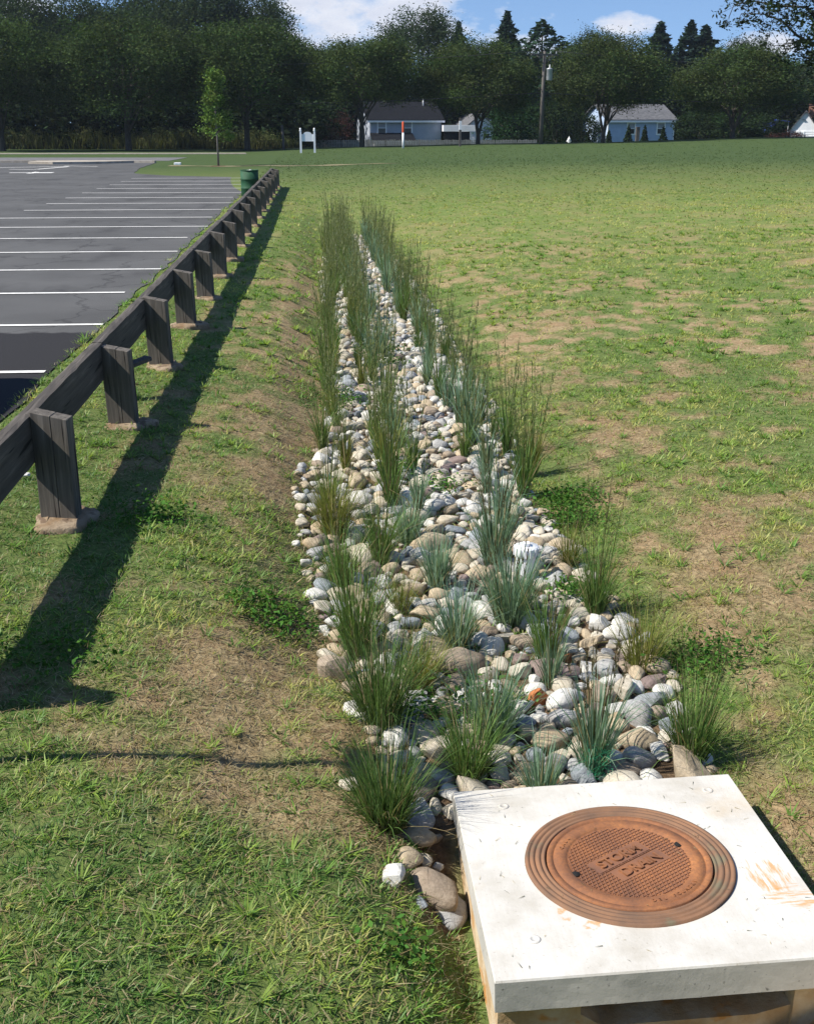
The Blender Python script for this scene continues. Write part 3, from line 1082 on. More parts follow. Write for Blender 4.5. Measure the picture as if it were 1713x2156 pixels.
SM = {'cream': stone_mat('cream_stone', (.39, .35, .275), (.55, .51, .43), (.45, .32, .18), .5),
      'white': stone_mat('white_stone', (.48, .47, .44), (.64, .63, .59), (.42, .40, .36), .4, .15),
      'tan': stone_mat('tan_stone', (.34, .275, .19), (.48, .40, .29), (.30, .18, .09), .5),
      'grey': stone_mat('grey_stone', (.25, .255, .26), (.42, .42, .415), (.55, .54, .50), .5, .2),
      'blue-grey': stone_mat('blue_grey_stone', (.17, .19, .215), (.33, .36, .385), (.5, .52, .53), .6, .1),
      'brown': stone_mat('brown_stone', (.235, .185, .14), (.36, .30, .235), (.20, .15, .11), .3, .2),
      'purple': stone_mat('purple_brown_stone', (.17, .13, .12), (.26, .205, .19), (.33, .25, .23), .3, .1),
      'orange': stone_mat('orange_brick', (.38, .13, .05), (.50, .20, .08), (.28, .09, .04), .4, .1)}
CNAME = list(SM)
RM = [stone_mesh(i) for i in range(14)]
AM = [stone_mesh(50 + i, True) for i in range(6)]
for me in RM + AM:
    me.materials.append(SM['cream'])
g_ = np.random.default_rng(31)
placed = []          # x, y, r
grid = {}


def free(x, y, r, k=.80):
    cx, cy = int(x / .3), int(y / .3)
    for i in (-1, 0, 1):
        for j in (-1, 0, 1):
            for (a, b, q) in grid.get((cx + i, cy + j), ()):
                if (a - x) ** 2 + (b - y) ** 2 < (k * (q + r)) ** 2:
                    return False
    return True


def put(x, y, r):
    placed.append((x, y, r))
    grid.setdefault((int(x / .3), int(y / .3)), []).append((x, y, r))


# stones one can single out in the photograph: pixel, half size, colour, angular, label
SPEC = [((703, 1418), .105, 'brown', True, 'grey-brown pointed boulder alone on the grass at the left edge of the stones'),
        ((868, 1462), .125, 'white', False, 'large smooth white stone right of the broad dark green grass clump'),
        ((965, 1385), .15, 'brown', False, 'largest smooth brown stone, below the stiff blue-green tuft'),
        ((925, 1350), .11, 'tan', False, 'tan rounded stone behind the largest smooth brown stone'),
        ((1130, 1448), .075, 'orange', True, 'broken orange brick fragment standing upright among the cobbles'),
        ((1097, 1368), .07, 'purple', True, 'dark purple squared stone left of the narrow pale green clump'),
        ((1152, 1388), .115, 'purple', False, 'big dark purple-brown stone half hidden by the narrow pale green clump'),
        ((1205, 1396), .075, 'purple', False, 'egg shaped purple stone right of the big dark purple-brown one'),
        ((1190, 1362), .05, 'orange', True, 'small orange brick chip behind the egg shaped purple stone'),
        ((1378, 1420), .085, 'purple', True, 'flat pinkish purple stone at the right edge of the bed'),
        ((1335, 1425), .085, 'white', False, 'rounded white stone left of the flat pinkish purple one'),
        ((1312, 1440), .08, 'cream', True, 'upright cream stone leaning on the rounded white one at the right'),
        ((1448, 1612), .155, 'tan', True, 'big tan boulder touching the right back corner of the white slab'),
        ((1005, 1645), .105, 'cream', False, 'smooth egg shaped cream stone touching the back edge of the slab'),
        ((1258, 1302), .085, 'white', True, 'white pointed stone standing at the foot of the slender long-stalked clump'),
        ((1155, 1118), .075, 'cream', False, 'single round cream stone right of the white pipe cap'),
        ((1216, 1225), .11, 'tan', False, 'round ochre stone left of the slender long-stalked clump'),
        ((858, 1795), .085, 'tan', False, 'round tan stone below the big dark green grass left of the slab'),
        ((735, 1692), .06, 'cream', True, 'thin flat cream flake lying on the grass left of the slab'),
        ((826, 1850), .10, 'white', True, 'cracked whitish stone lowest on the left of the slab'),
        ((915, 1835), .12, 'brown', False, 'brown stone in shade against the left side of the drain box'),
        ((945, 1850), .10, 'grey', False, 'pale grey stone wedged against the left wall of the drain box'),
        ((1342, 1492), .10, 'grey', False, 'grey striped stone left of the tall-stalked clump at the right'),
        ((1312, 1598), .115, 'brown', False, 'banded brown stone behind the middle of the slab'),
        ((1232, 1608), .085, 'blue-grey', True, 'flat blue-grey stone at the foot of the netted blue-green clump'),
        ((1345, 1540), .095, 'tan', False, 'tan streaked stone behind the banded brown stone'),
        ((1160, 1535), .105, 'tan', False, 'smooth tan stone right of the loose blue-green clump'),
        ((1185, 1490), .10, 'grey', False, 'pale grey rounded stone below the orange brick fragment'),
        ((920, 1560), .14, 'cream', True, 'long cream stone left of the green clump behind the slab'),
        ((660, 1245), .085, 'white', False, 'white stone at the left edge in front of the green clump'),
        ((712, 1243), .095, 'cream', False, 'rounded cream stone beside the white one at the left edge'),
        ((690, 1372), .075, 'cream', True, 'cream stone on the left edge above the pointed boulder'),
        ((973, 1165), .10, 'tan', False, 'plump pinkish tan stone right of the soft blue-green tuft'),
        ((905, 1130), .13, 'tan', False, 'large tan boulder right of the low grey-green tuft'),
        ((1430, 1700), .0, 'tan', False, '')]
SPEC = SPEC[:-1]
STN = []
for (p, r, cn_, ang, lab) in SPEC:
    q = onz(p[0], p[1], -.44)
    r *= .82 if 'slab' not in lab or 'tan boulder' in lab or 'egg' in lab else .66
    put(q[0], q[1], r)
    STN.append((q[0], q[1], r, cn_, ang, lab))
tries = 0
for (n, lo, hi, k) in ((500, .080, .100, .90), (5000, .060, .080, .86), (24000, .043, .060, .84), (90000, .026, .043, .86)):
    for _ in range(n):
        y = 3.5 + 26.6 * g_.uniform() ** 1.25
        a, b = np.interp(y, *_xl), np.interp(y, *_xr)
        x = g_.uniform(a - .08, b + .08)
        r = g_.uniform(lo, hi)
        if not bed(x, y, .03 * g_.normal()):
            continue
        if y < 4.35 and y + r > 4.06 and x + r > .47 and y - r < 4.04 or (y < 4.06 and x + r > .46):
            continue
        if any((x - q[0]) ** 2 + (y - q[1]) ** 2 < .05 ** 2 for q in LAND):
            continue
        if y > 4.5 and fbm(x * 2.3, y * 2.3, 88, 3) > .575 + .05 * g_.normal() and g_.uniform() < .85:
            continue
        if free(x, y, r, k):
            put(x, y, r)
W_ = np.array([.33, .19, .17, .15, .08, .06, .03, .0])
for (x, y, r) in placed[len(SPEC):]:
    STN.append((x, y, r, CNAME[int(g_.choice(8, p=W_ / W_.sum()))], g_.uniform() < .5, None))
STN = sorted(STN, key=lambda s: (s[5] is None, (s[0] - .4) ** 2 + s[1] ** 2 - 9 * s[2]))
used = {}
rest = {c: [] for c in CNAME}
for i, (x, y, r, cn_, ang, lab) in enumerate(STN):
    me = (AM if ang else RM)[int(g_.integers(0, 6 if ang else 14))]
    sc = np.array([r * g_.uniform(1.0, 1.45), r * g_.uniform(.80, 1.02), r * g_.uniform(.58, .88)])
    if lab and 'upright' in lab or lab and 'pointed' in lab:
        sc[2] = r * 1.15
    z = float(gz(x, y)) + sc[2] * g_.uniform(.15, .55)
    rot = (g_.normal(0, .22), g_.normal(0, .22), g_.uniform(0, 6.28))
    if i < 300:
        o = link('stone', me, None, (x, y, z), rot)
        o.scale = sc
        o.material_slots[0].link = 'OBJECT'
        o.material_slots[0].material = SM[cn_]
        if not lab:
            size = 'large' if r > .072 else ('medium' if r > .050 else 'small')
            dd = sorted(((q[0] - x) ** 2 + (q[1] - y) ** 2, q) for q in LAND)[0]
            q = dd[1]
            side = ('right of' if x > q[0] else 'left of') if abs(x - q[0]) > abs(y - q[1]) else ('behind' if y > q[1] else 'in front of')
            base = f"{size} {cn_} {'angular' if ang else 'rounded'} stone {side} {q[2]}"
            k = used.get(base, 0)
            used[base] = k + 1
            lab = base if k == 0 else base.replace(' stone ', ' stone ' + ['', 'slightly farther ', 'third out ', 'fourth out ', 'fifth out ', 'sixth out ', 'seventh out ', 'eighth out '][min(k, 7)])
        tag(o, lab, 'stone', 'stones lining the drainage bed')
    else:
        Mx = Matrix.LocRotScale(Vector((x, y, z)), __import__('mathutils').Euler(rot), Vector(sc))
        rest[cn_].append((me if y < 12 else None, Mx, ang))
LOWS = [stone_mesh(200 + i, False, 2) for i in range(8)]
VV, FF, MI, o = [], [], [], 0
cache = {}
for ci, cn_ in enumerate(CNAME):
    for (me, Mx, ang) in rest[cn_]:
        me = me or LOWS[int(g_.integers(0, 8))]
        if me.name not in cache:
            v = np.empty(len(me.vertices) * 3, np.float32)
            me.vertices.foreach_get('co', v)
            f = np.empty(len(me.polygons) * 3, np.int32)
            me.loops.foreach_get('vertex_index', f)
            cache[me.name] = (v.reshape(-1, 3), f.reshape(-1, 3))
        v, f = cache[me.name]
        A = np.array(Mx)
        VV.append(v @ A[:3, :3].T + A[:3, 3])
        FF.append(f + o)
        MI.append(np.full(len(f), ci, np.int32))
        o += len(v)
me = npmesh('cobbles', np.concatenate(VV), np.concatenate(FF), SM['cream'], None, True)
for c_ in CNAME[1:]:
    me.materials.append(SM[c_])
me.polygons.foreach_set('material_index', np.concatenate(MI))
tag(link('cobbles', me), kind='stuff')


# ------------------------------------------------------------------ storm drain: box, slab, manhole
m, nt, bs, _ = newmat('white_concrete')
v = coords(nt, 'Object')
f = noise(nt, v, 3.0, 6, .6)
c = ramp(nt, f, [(.3, (.39, .365, .315)), (.5, (.52, .505, .47)), (.7, (.57, .56, .53))])
c = mixc(nt, ramp(nt, noise(nt, coords(nt, 'Object', (30, 3, 3)), 3, 3), [(.4, (0, 0, 0)), (.7, (.35, .35, .35))]), c, (.43, .41, .365))
c = mixc(nt, ramp(nt, noise(nt, coords(nt, 'Object', (1, 1, 1), (3, 1, 0)), 2.4, 5, .6), [(.60, (0, 0, 0)), (.78, (.55, .55, .55))]), c, (.45, .35, .22))
c = mixc(nt, ramp(nt, noise(nt, v, 55, 3, .7), [(.62, (0, 0, 0)), (.72, (.7, .7, .7))]), c, (.31, .28, .23))
# rust stains of their own shape: streaks near the right front corner and two flecks on the left
sx = N(nt, 'ShaderNodeSeparateXYZ')
nt.links.new(v, sx.inputs[0])


def nmath(nt, op, a, b=None):
    n = N(nt, 'ShaderNodeMath', operation=op)
    for i, q in enumerate((a, b)):
        if q is None:
            continue
        if isinstance(q, (int, float)):
            n.inputs[i].default_value = q
        else:
            nt.links.new(q, n.inputs[i])
    return n.outputs[0]


def blob(x0, y0, rx, ry):
    a = nmath(nt, 'POWER', nmath(nt, 'ABSOLUTE', nmath(nt, 'DIVIDE', nmath(nt, 'SUBTRACT', sx.outputs[0], x0), rx)), 2.0)
    b = nmath(nt, 'POWER', nmath(nt, 'ABSOLUTE', nmath(nt, 'DIVIDE', nmath(nt, 'SUBTRACT', sx.outputs[1], y0), ry)), 2.0)
    return nmath(nt, 'SUBTRACT', 1.0, nmath(nt, 'ADD', a, b))


stn = noise(nt, coords(nt, 'Object', (38, 5, 5)), 1.6, 4, .7)
st2 = noise(nt, coords(nt, 'Object', (5, 34, 5)), 1.6, 4, .7)
for (bb, nn, k) in ((blob(.475, -.14, .10, .13), stn, 1.0), (blob(.53, -.27, .15, .08), st2, 1.0), (blob(-.30, -.27, .035, .06), noise(nt, v, 30, 4), .9), (blob(-.22, -.345, .04, .035), noise(nt, v, 34, 4), .9)):
    q = nmath(nt, 'ADD', nmath(nt, 'MULTIPLY', nmath(nt, 'MINIMUM', bb, .6), .5), nmath(nt, 'MULTIPLY', nmath(nt, 'SUBTRACT', nn, .5), 1.6))
    c = mixc(nt, ramp(nt, q, [(.22, (0, 0, 0)), (.45, (.8 * k, .8 * k, .8 * k))]), c, (.52, .25, .075))
nt.links.new(c, bs.inputs['Base Color'])
bs.inputs['Roughness'].default_value = .85
bs.inputs['Specular IOR Level'].default_value = .25
bump(nt, bs, noise(nt, v, 45, 6, .7), .35, .004)
M['slab'] = m
M['slab_side'] = mk('pitted_concrete', (.36, .35, .32), (.47, .45, .41), 4, .95, .4, .004, spots=(42, (.16, .155, .14), .64))

SLC = Vector((1.09, 3.43, -.30))
slab = thing('concrete_slab', 'tilted square white concrete slab lying over the storm drain box', 'concrete slab', SLC)
slab.rotation_euler = (math.atan(-.06), -math.atan(.025), 0)
H2 = .59
hole_r = .386
mb = MB()
bm = mb.bm
nseg = 96
c_top = [bm.verts.new((hole_r * math.cos(t), hole_r * math.sin(t), 0)) for t in [2 * math.pi * i / nseg for i in range(nseg)]]
sq = []
for i in range(nseg):
    t = 2 * math.pi * i / nseg
    k = H2 / max(abs(math.cos(t)), abs(math.sin(t)))
    sq.append(bm.verts.new((k * math.cos(t), k * math.sin(t), 0)))
c_bot = [bm.verts.new((q.co.x, q.co.y, -.03)) for q in c_top]
for i in range(nseg):
    j = (i + 1) % nseg
    bm.faces.new((c_top[i], sq[i], sq[j], c_top[j]))
    bm.faces.new((c_top[i], c_top[j], c_bot[j], c_bot[i]))
s2 = [bm.verts.new((q.co.x * 1.006, q.co.y * 1.006, -.007)) for q in sq]
for i in range(nseg):
    j = (i + 1) % nseg
    bm.faces.new((sq[i], s2[i], s2[j], sq[j]))
mb.build('slab_top', M['slab'], slab)
mb = MB()
bm = mb.bm
rows = []
rr = random.Random(3)
for zi, z in enumerate((-.0072, -.03, -.06, -.09, -.118)):
    rows.append([])
    for i in range(4):
        for j in range(30):
            t = j / 30
            a = [(-H2, -H2), (H2, -H2), (H2, H2), (-H2, H2)]
            p, q = a[i], a[(i + 1) % 4]
            k = 1.006 + (rr.uniform(-.0012, .001) if zi not in (0,) and j else 0)
            rows[-1].append(bm.verts.new(((p[0] + (q[0] - p[0]) * t) * k, (p[1] + (q[1] - p[1]) * t) * k, z + (rr.uniform(-.0015, .0015) if zi > 3 else 0))))
for a, b in zip(rows, rows[1:]):
    n = len(a)
    for i in range(n):
        bm.faces.new((a[i], b[i], b[(i + 1) % n], a[(i + 1) % n]))
bm.faces.new(rows[-1])
mb.build('slab_side', M['slab_side'], slab)
for (x, y) in ((-.43, -.40), (.46, .47), (-.40, .45)):
    MB().lathe([(.022, .001), (.020, .004), (.013, .004), (.011, .0015), (0, .0015)], 20, (x, y, 0)).build('lifting_socket', M['slab'], slab)

m, nt, bs, _ = newmat('rusty_iron')
v = coords(nt, 'Object')
f = noise(nt, v, 6, 7, .7)
c = ramp(nt, f, [(.28, (.13, .060, .034)), (.5, (.26, .105, .042)), (.7, (.38, .155, .052))])
c = mixc(nt, ramp(nt, noise(nt, v, 60, 4, .7), [(.35, (.5, .5, .5)), (.6, (0, 0, 0))]), c, (.13, .062, .035))
nt.links.new(c, bs.inputs['Base Color'])
bs.inputs['Roughness'].default_value = .8
bs.inputs['Metallic'].default_value = .1
bump(nt, bs, noise(nt, v, 90, 5, .7), .5, .003)
M['rust'] = m
M['rust_frame'] = mk('brown_rusty_frame', (.145, .088, .058), (.235, .125, .07), 7, .85, .5, .003, spots=(5, (.15, .125, .08), .58))
M['rust_dark'] = mk('dark_rusty_tread', (.15, .075, .05), (.25, .11, .055), 5, .8, .5, .003)
M['hole'] = mk('pick_hole_shade', (.01, .01, .01), (.015, .014, .013), 5, .9)  # near-black colour stands in for the shade inside the pick holes

prof = [(.386, -.02), (.384, .010), (.372, .012), (.370, .008), (.364, .008), (.362, .012), (.352, .012), (.350, .007), (.344, .007), (.342, .012), (.330, .012), (.328, .007), (.321, .007), (.319, .010), (.311, .010), (.309, -.025)]
MB().lathe(prof, 128).build('manhole_frame', M['rust_frame'], slab)
# raised plates with lettering cast into the frame are worn away in the photograph
cover = thing('manhole_cover', 'round rusty orange iron manhole cover lettered STORM DRAIN set in the slab', 'manhole cover', SLC)
cover.rotation_euler = slab.rotation_euler
CR = .305
prof = [(CR, -.02), (CR - .001, .011), (CR - .004, .013), (.284, .013), (.282, .009), (.277, .009), (.275, .012), (.234, .012), (.231, .009), (.226, .006), (0, .006)]
MB().lathe(prof, 128).build('cover_plate', M['rust'], cover)
TA = R(31)


def inplane(x, y):           # text frame -> slab frame
    return (x * math.cos(TA) - y * math.sin(TA), x * math.sin(TA) + y * math.cos(TA))


def rib(mb, p, q, w, z0, z1):
    d = Vector((q[0] - p[0], q[1] - p[1], 0))
    if d.length < .004:
        return
    n = Vector((-d.y, d.x, 0)).normalized() * w / 2
    a, b = Vector((*p, 0)), Vector((*q, 0))
    lo = [mb.bm.verts.new((k.x, k.y, z0)) for k in (a - n, b - n, b + n, a + n)]
    n *= .55
    hi = [mb.bm.verts.new((k.x, k.y, z1)) for k in (a - n, b - n, b + n, a + n)]
    mb.bm.faces.new(hi)
    for i in range(4):
        mb.bm.faces.new((lo[i], lo[(i + 1) % 4], hi[(i + 1) % 4], hi[i]))


PLATES = [(-.142, .118, .006, .078), (-.108, .138, -.080, -.008)]    # in the text frame


def tread():
    mb = MB()
    for ang, gap in ((R(92), .0155), (R(31), .0155)):
        d = Vector((math.cos(ang), math.sin(ang)))
        n = Vector((-d.y, d.x))
        for k in range(-14, 15):
            off = k * gap
            if abs(off) > .222:
                continue
            h = math.sqrt(.222 ** 2 - off ** 2)
            step = .004
            t, start = -h, None
            while t <= h + step:
                p = n * off + d * t
                tx, ty = p.x * math.cos(TA) + p.y * math.sin(TA), -p.x * math.sin(TA) + p.y * math.cos(TA)
                inside = t > h or any(a - .004 < tx < b + .004 and e - .004 < ty < g + .004 for a, b, e, g in PLATES)
                if not inside and start is None:
                    start = p.copy()
                if inside and start is not None:
                    rib(mb, start, p, .0040, .006, .0092)
                    start = None
                t += step
    return mb


tread().build('tread_pattern', M['rust_dark'], cover)
mb = MB()
for a, b, e, g in PLATES:
    pts = [inplane(*q) for q in ((a, e), (b, e), (b, g), (a, g))]
    mb.prism(pts, 'z', .006, .0085)
mb.build('letter_plate', M['rust_dark'], cover)


def text_geo(txt, size, ext):
    cu = bpy.data.curves.new('lettering', 'FONT')
    cu.body = txt
    cu.size = size
    cu.extrude = ext
    cu.resolution_u = 3
    cu.align_x = 'CENTER'
    cu.offset = size * .012
    o = bpy.data.objects.new('lettering', cu)
    COL.objects.link(o)
    me = bpy.data.meshes.new_from_object(o.evaluated_get(bpy.context.evaluated_depsgraph_get()))
    bpy.data.objects.remove(o)
    bpy.data.curves.remove(cu)
    return me


for txt, x, y in (('STORM', -.012, .0185), ('DRAIN', .015, -.067)):
    me = text_geo(txt, .064, .004)
    me.materials.clear()
    me.materials.append(M['rust'])
    px, py = inplane(x, y)
    link('lettering', me, cover, (px, py, .0115), (0, 0, TA))


def arc_text(txt, r, mid, step, size, inward):
    bm = bmesh.new()
    n = len(txt)
    for i, chh in enumerate(txt):
        if chh == ' ':
            continue
        a = mid + (i - (n - 1) / 2) * step * (-1 if not inward else 1)
        me = text_geo(chh, size, .0015)
        ro = a - math.pi / 2 if not inward else a + math.pi / 2
        me.transform(Matrix.Translation((r * math.cos(a), r * math.sin(a), .0135)) @ Matrix.Rotation(ro, 4, 'Z'))
        bm.from_mesh(me)
        bpy.data.meshes.remove(me)
    me = bpy.data.meshes.new('ring_lettering')
    bm.to_mesh(me)
    bm.free()
    me.materials.append(M['rust'])
    return me


link('ring_lettering', arc_text('DEL FOUNDRY', .262, R(-62), R(4.6), .021, True), cover)
link('ring_lettering', arc_text('CALL', .248, R(148), R(5.2), .021, False), cover)
for px, py in ((1427, 1783), (1212, 1845)):
    q = onz(px, py, -.30)
    MB().lathe([(.0155, .0095), (.0150, .0118), (0, .0118)], 20, (q[0] - SLC.x, q[1] - SLC.y, 0)).build('pick_hole', M['hole'], cover)  # flat disc on the plate, its shade painted rather than recessed
# grass clippings strewn over the slab
g_ = np.random.default_rng(77)
n = 85
q = g_.uniform(-.57, .57, (n, 2))
dst = np.hypot(q[:, 0], q[:, 1])
zz = np.where(dst < .38, .0145, .0025)
P = np.stack([q[:, 0], q[:, 1], zz], 1)
P = P @ np.array(slab.rotation_euler.to_matrix()).T + np.array(SLC)
cc = np.where(g_.uniform(0, 1, (n, 1)) < .6, np.array([[.09, .10, .05]]), np.array([[.42, .35, .2]])) * g_.uniform(.7, 1.2, (n, 1))
Vc, Fc, Cc = blades(P, g_.uniform(0, 6.28, n), g_.uniform(.008, .035, n), np.full(n, 1.52), g_.uniform(-.1, .1, n), g_.uniform(.0015, .003, n), 2, cc, cc)
tag(link('grass_clippings', npmesh('grass_clippings', Vc, Fc, M['grass'], Cc)), kind='stuff')

# the box under the slab: three walls and a front wall with a throat
box = thing('drain_box', 'stained tan concrete storm drain box with a dark throat under the white slab', 'storm drain', (1.09, 3.43, -1.1))
hh = .62
mb = MB()
# outline leans with the slab: heights of the top edge at the four corners
tz = lambda x, y: 1.1 - .30 + .025 * x - .06 * y - .128
for (x0, x1, y0, y1) in ((-.575, -.30, -.56, .57), (.42, .575, -.56, .57), (-.30, .42, .42, .57)):
    vs = []
    for z in (0, 1):
        for (x, y) in ((x0, y0), (x1, y0), (x1, y1), (x0, y1)):
            vs.append(mb.bm.verts.new((x, y, tz(x, y) if z else 0)))
    for q in ((0, 1, 2, 3), (4, 5, 6, 7), (0, 1, 5, 4), (1, 2, 6, 5), (2, 3, 7, 6), (3, 0, 4, 7)):
        mb.bm.faces.new([vs[i] for i in q])
mb.build('box_wall', M['concrete_tan'], box)
mb = MB()
mb.prism([(-.30, 0), (.42, 0), (.42, tz(.42, -.56) - .10), (.30, tz(.3, -.56) - .13), (-.22, tz(-.22, -.56) - .13), (-.30, tz(-.3, -.56) - .07)], 'y', -.545, -.42)
mb.build('throat_sill', M['concrete_tan'], box)
mb = MB()
mb.prism([(.20, .2), (1.05, .2), (1.05, .74), (.62, .70), (.50, .60), (.40, .52), (.24, .47)], 'y', -1.0, -.61)
bmesh.ops.bevel(mb.bm, geom=list(mb.bm.edges), offset=.03, segments=3, affect='EDGES')
mb.build('wing_wall', M['concrete_tan'], box)
mb = MB()
mb.box(-.30, .42, -.42, .42, .02, .06)
mb.build('box_floor', M['footing'], box)

# ------------------------------------------------------------------ white pipe cap
q = onz(1106, 1200, -.44)
cap = thing('pipe_cap', 'bright white plastic pipe cap standing up behind the largest blue-green clump', 'pipe cap', (q[0], q[1], float(gz(q[0], q[1]))))
M['pvc'] = mk('white_pvc', (.72, .74, .78), (.78, .79, .82), 3, .35)
mb = MB()
mb.lathe([(.066, -.05), (.066, .19)], 40)
mb.build('pipe', M['pvc'], cap)
mb = MB()
mb.lathe([(.074, .19), (.078, .195), (.078, .245), (.074, .252), (.0, .253)], 48)
mb.build('cap', M['pvc'], cap)
mb = MB()
for i in range(14):
    a = 2 * math.pi * i / 14
    c_, s_ = math.cos(a), math.sin(a)
    mb.box(.079, .084, -.006, .006, .193, .248, 0, Matrix.Rotation(a, 4, 'Z'))
mb.build('grip', M['pvc'], cap)
mb = MB()
mb.box(-.022, .022, -.022, .022, .254, .275, .004)
mb.build('wrench_lug', M['pvc'], cap)

# green netting caught at the foot of a clump
M['net'] = leafmat('plastic_netting', .2, .4)
g_ = np.random.default_rng(4)
q = onz(1252, 1608, -.45)
n = 260
P = np.stack([q[0] + g_.normal(0, .035, n), q[1] - .03 + g_.normal(0, .025, n), -.50 + g_.uniform(0, .16, n)], 1)
c = np.tile(np.array([(.03, .24, .12)]), (n, 1)) * g_.uniform(.7, 1.2, (n, 1))
Vc, Fc, Cc = blades(P, g_.uniform(0, 6.28, n), g_.uniform(.03, .07, n), g_.uniform(.1, 2.6, n), g_.uniform(-.5, .5, n), np.full(n, .0022), 2, c, c)
tag(link('plastic_netting', npmesh('plastic_netting', Vc, Fc, M['net'], Cc)), 'scrap of green plastic netting snagged at the foot of a blue-green clump', 'netting')

# ------------------------------------------------------------------ guard rail fence
fence = thing('guard_rail_fence', 'low weathered grey timber guard rail fence between the parking lot and the grass', 'fence', (-1.70, 6.93, -.12))
FY0, FSP, NP = 6.93, 2.42, 17


def post_mesh(seed):
    r = random.Random(seed)
    mb = MB()
    hl = .725 + r.uniform(-.03, .018)
    for (x0, x1) in ((-.118, .012), (.0145, .118)):
        za, zb = hl - .045 * (x0 + .118) / .236, hl - .045 * (x1 + .118) / .236
        jit = r.uniform(-.003, .003)
        pts = [(x0, -.25), (x1, -.25), (x1, zb), (x0, za)]
        mb.prism(pts, 'y', -.055 + jit, .055 + jit)
    bmesh.ops.bevel(mb.bm, geom=list(mb.bm.edges), offset=.004, segments=1, affect='EDGES')
    bmesh.ops.subdivide_edges(mb.bm, edges=[e for e in mb.bm.edges if e.calc_length() > .3], cuts=5)
    for v_ in mb.bm.verts:
        v_.co.x += r.uniform(-.0015, .0015)
        v_.co.y += r.uniform(-.0015, .0015)
    return mb.mesh('post', M['post_wood'])


def rail_mesh(seed, ln):
    r = random.Random(seed)
    mb = MB()
    n = 14
    prev = None
    for i in range(n + 1):
        y = ln * i / n
        dz = r.uniform(-.004, .004)
        ring = [mb.bm.verts.new(q) for q in ((-.045, y, .0 + dz), (.045, y, .0 + dz), (.045, y, .30 + dz + r.uniform(-.006, .003)), (.012, y, .305 + dz), (-.03, y, .303 + dz + r.uniform(-.01, .003)), (-.045, y, .294 + dz))]
        if prev:
            for j in range(6):
                mb.bm.faces.new((prev[j], prev[(j + 1) % 6], ring[(j + 1) % 6], ring[j]))
        else:
            mb.bm.faces.new(ring[::-1])
        prev = ring
    mb.bm.faces.new(prev)
    return mb.mesh('rail', M['rail_wood'])


def footing_mesh(seed):
    r = random.Random(seed)
    mb = MB()
    n = 26
    prev = None
    for (k, z) in ((1.0, -.08), (1.0, .012), (.93, .03), (.55, .038)):
        ring = []
        for i in range(n):
            a = 2 * math.pi * i / n
            q = .20 * k * (1 + .16 * math.sin(2 * a + seed) + .10 * math.sin(5 * a + 2 * seed) + r.uniform(-.03, .03))
            ring.append(mb.bm.verts.new((q * math.cos(a) * 1.1, q * math.sin(a), z + r.uniform(-.008, .008))))
        if prev:
            for j in range(n):
                mb.bm.faces.new((prev[j], prev[(j + 1) % n], ring[(j + 1) % n], ring[j])).smooth = True
        prev = ring
    mb.bm.faces.new(prev)
    return mb.mesh('footing', M['footing'])


PM = [post_mesh(i) for i in range(5)]
FM = [footing_mesh(i) for i in range(4)]
RMs = [rail_mesh(i, FSP - .006) for i in range(4)]
r_ = random.Random(12)
for i in range(-1, NP):
    y = FY0 + FSP * i
    x = -1.70 + .05 * min(1, max(0, i) / 12) + r_.uniform(-.008, .008)
    z = float(gz(x, y)) + .0
    zb = -.125 + .05 * max(0, i) / NP
    p = link('post', PM[i % 5], fence, (x + 1.70, y - FY0, zb + .12 + r_.uniform(-.012, .012)), (r_.uniform(-.02, .02), r_.uniform(-.025, .025), -R(9) + r_.uniform(-.02, .02)))
    if i >= 0:
        link('footing', FM[i % 4], p, (.02, .0, max(.0, z - zb) * .0 + .005), (0, 0, r_.uniform(0, 6)))
    if i < NP - 1:
        dx = (.05 / 12 if 0 <= i < 12 else 0)
        link('rail', RMs[i % 4], fence, (x + 1.70 - .170, y - FY0 + .003, zb + .12 + .415 + r_.uniform(-.008, .006)), (.05 / NP / FSP, 0, -dx / FSP))
a, b = Vector(ony(268, 771, 10.35)), Vector(ony(313, 753, 10.5))
d = (b - a)
bd = MB().box(-.25, d.length, -.055, .055, -.018, .018, .003)
o = bd.build('broken_board', M['old_wood'])
o.rotation_euler = d.to_track_quat('X', 'Z').to_euler()
o.location = a
tag(o, 'broken grey board sticking out low behind the second fence post', 'board')
q = onz(55, 1026, -.12)
mb = MB()
bmesh.ops.create_icosphere(mb.bm, subdivisions=2, radius=.024)
for v_ in mb.bm.verts:
    v_.co = Vector((v_.co.x * 1.6, v_.co.y, v_.co.z * .7)) * r_.uniform(.7, 1.2)
tag(mb.build('litter', M['litter'], None, (q[0], q[1], float(gz(q[0], q[1])) + .04)), 'crumpled scrap of white litter on the grass left of the nearest fence post', 'litter')

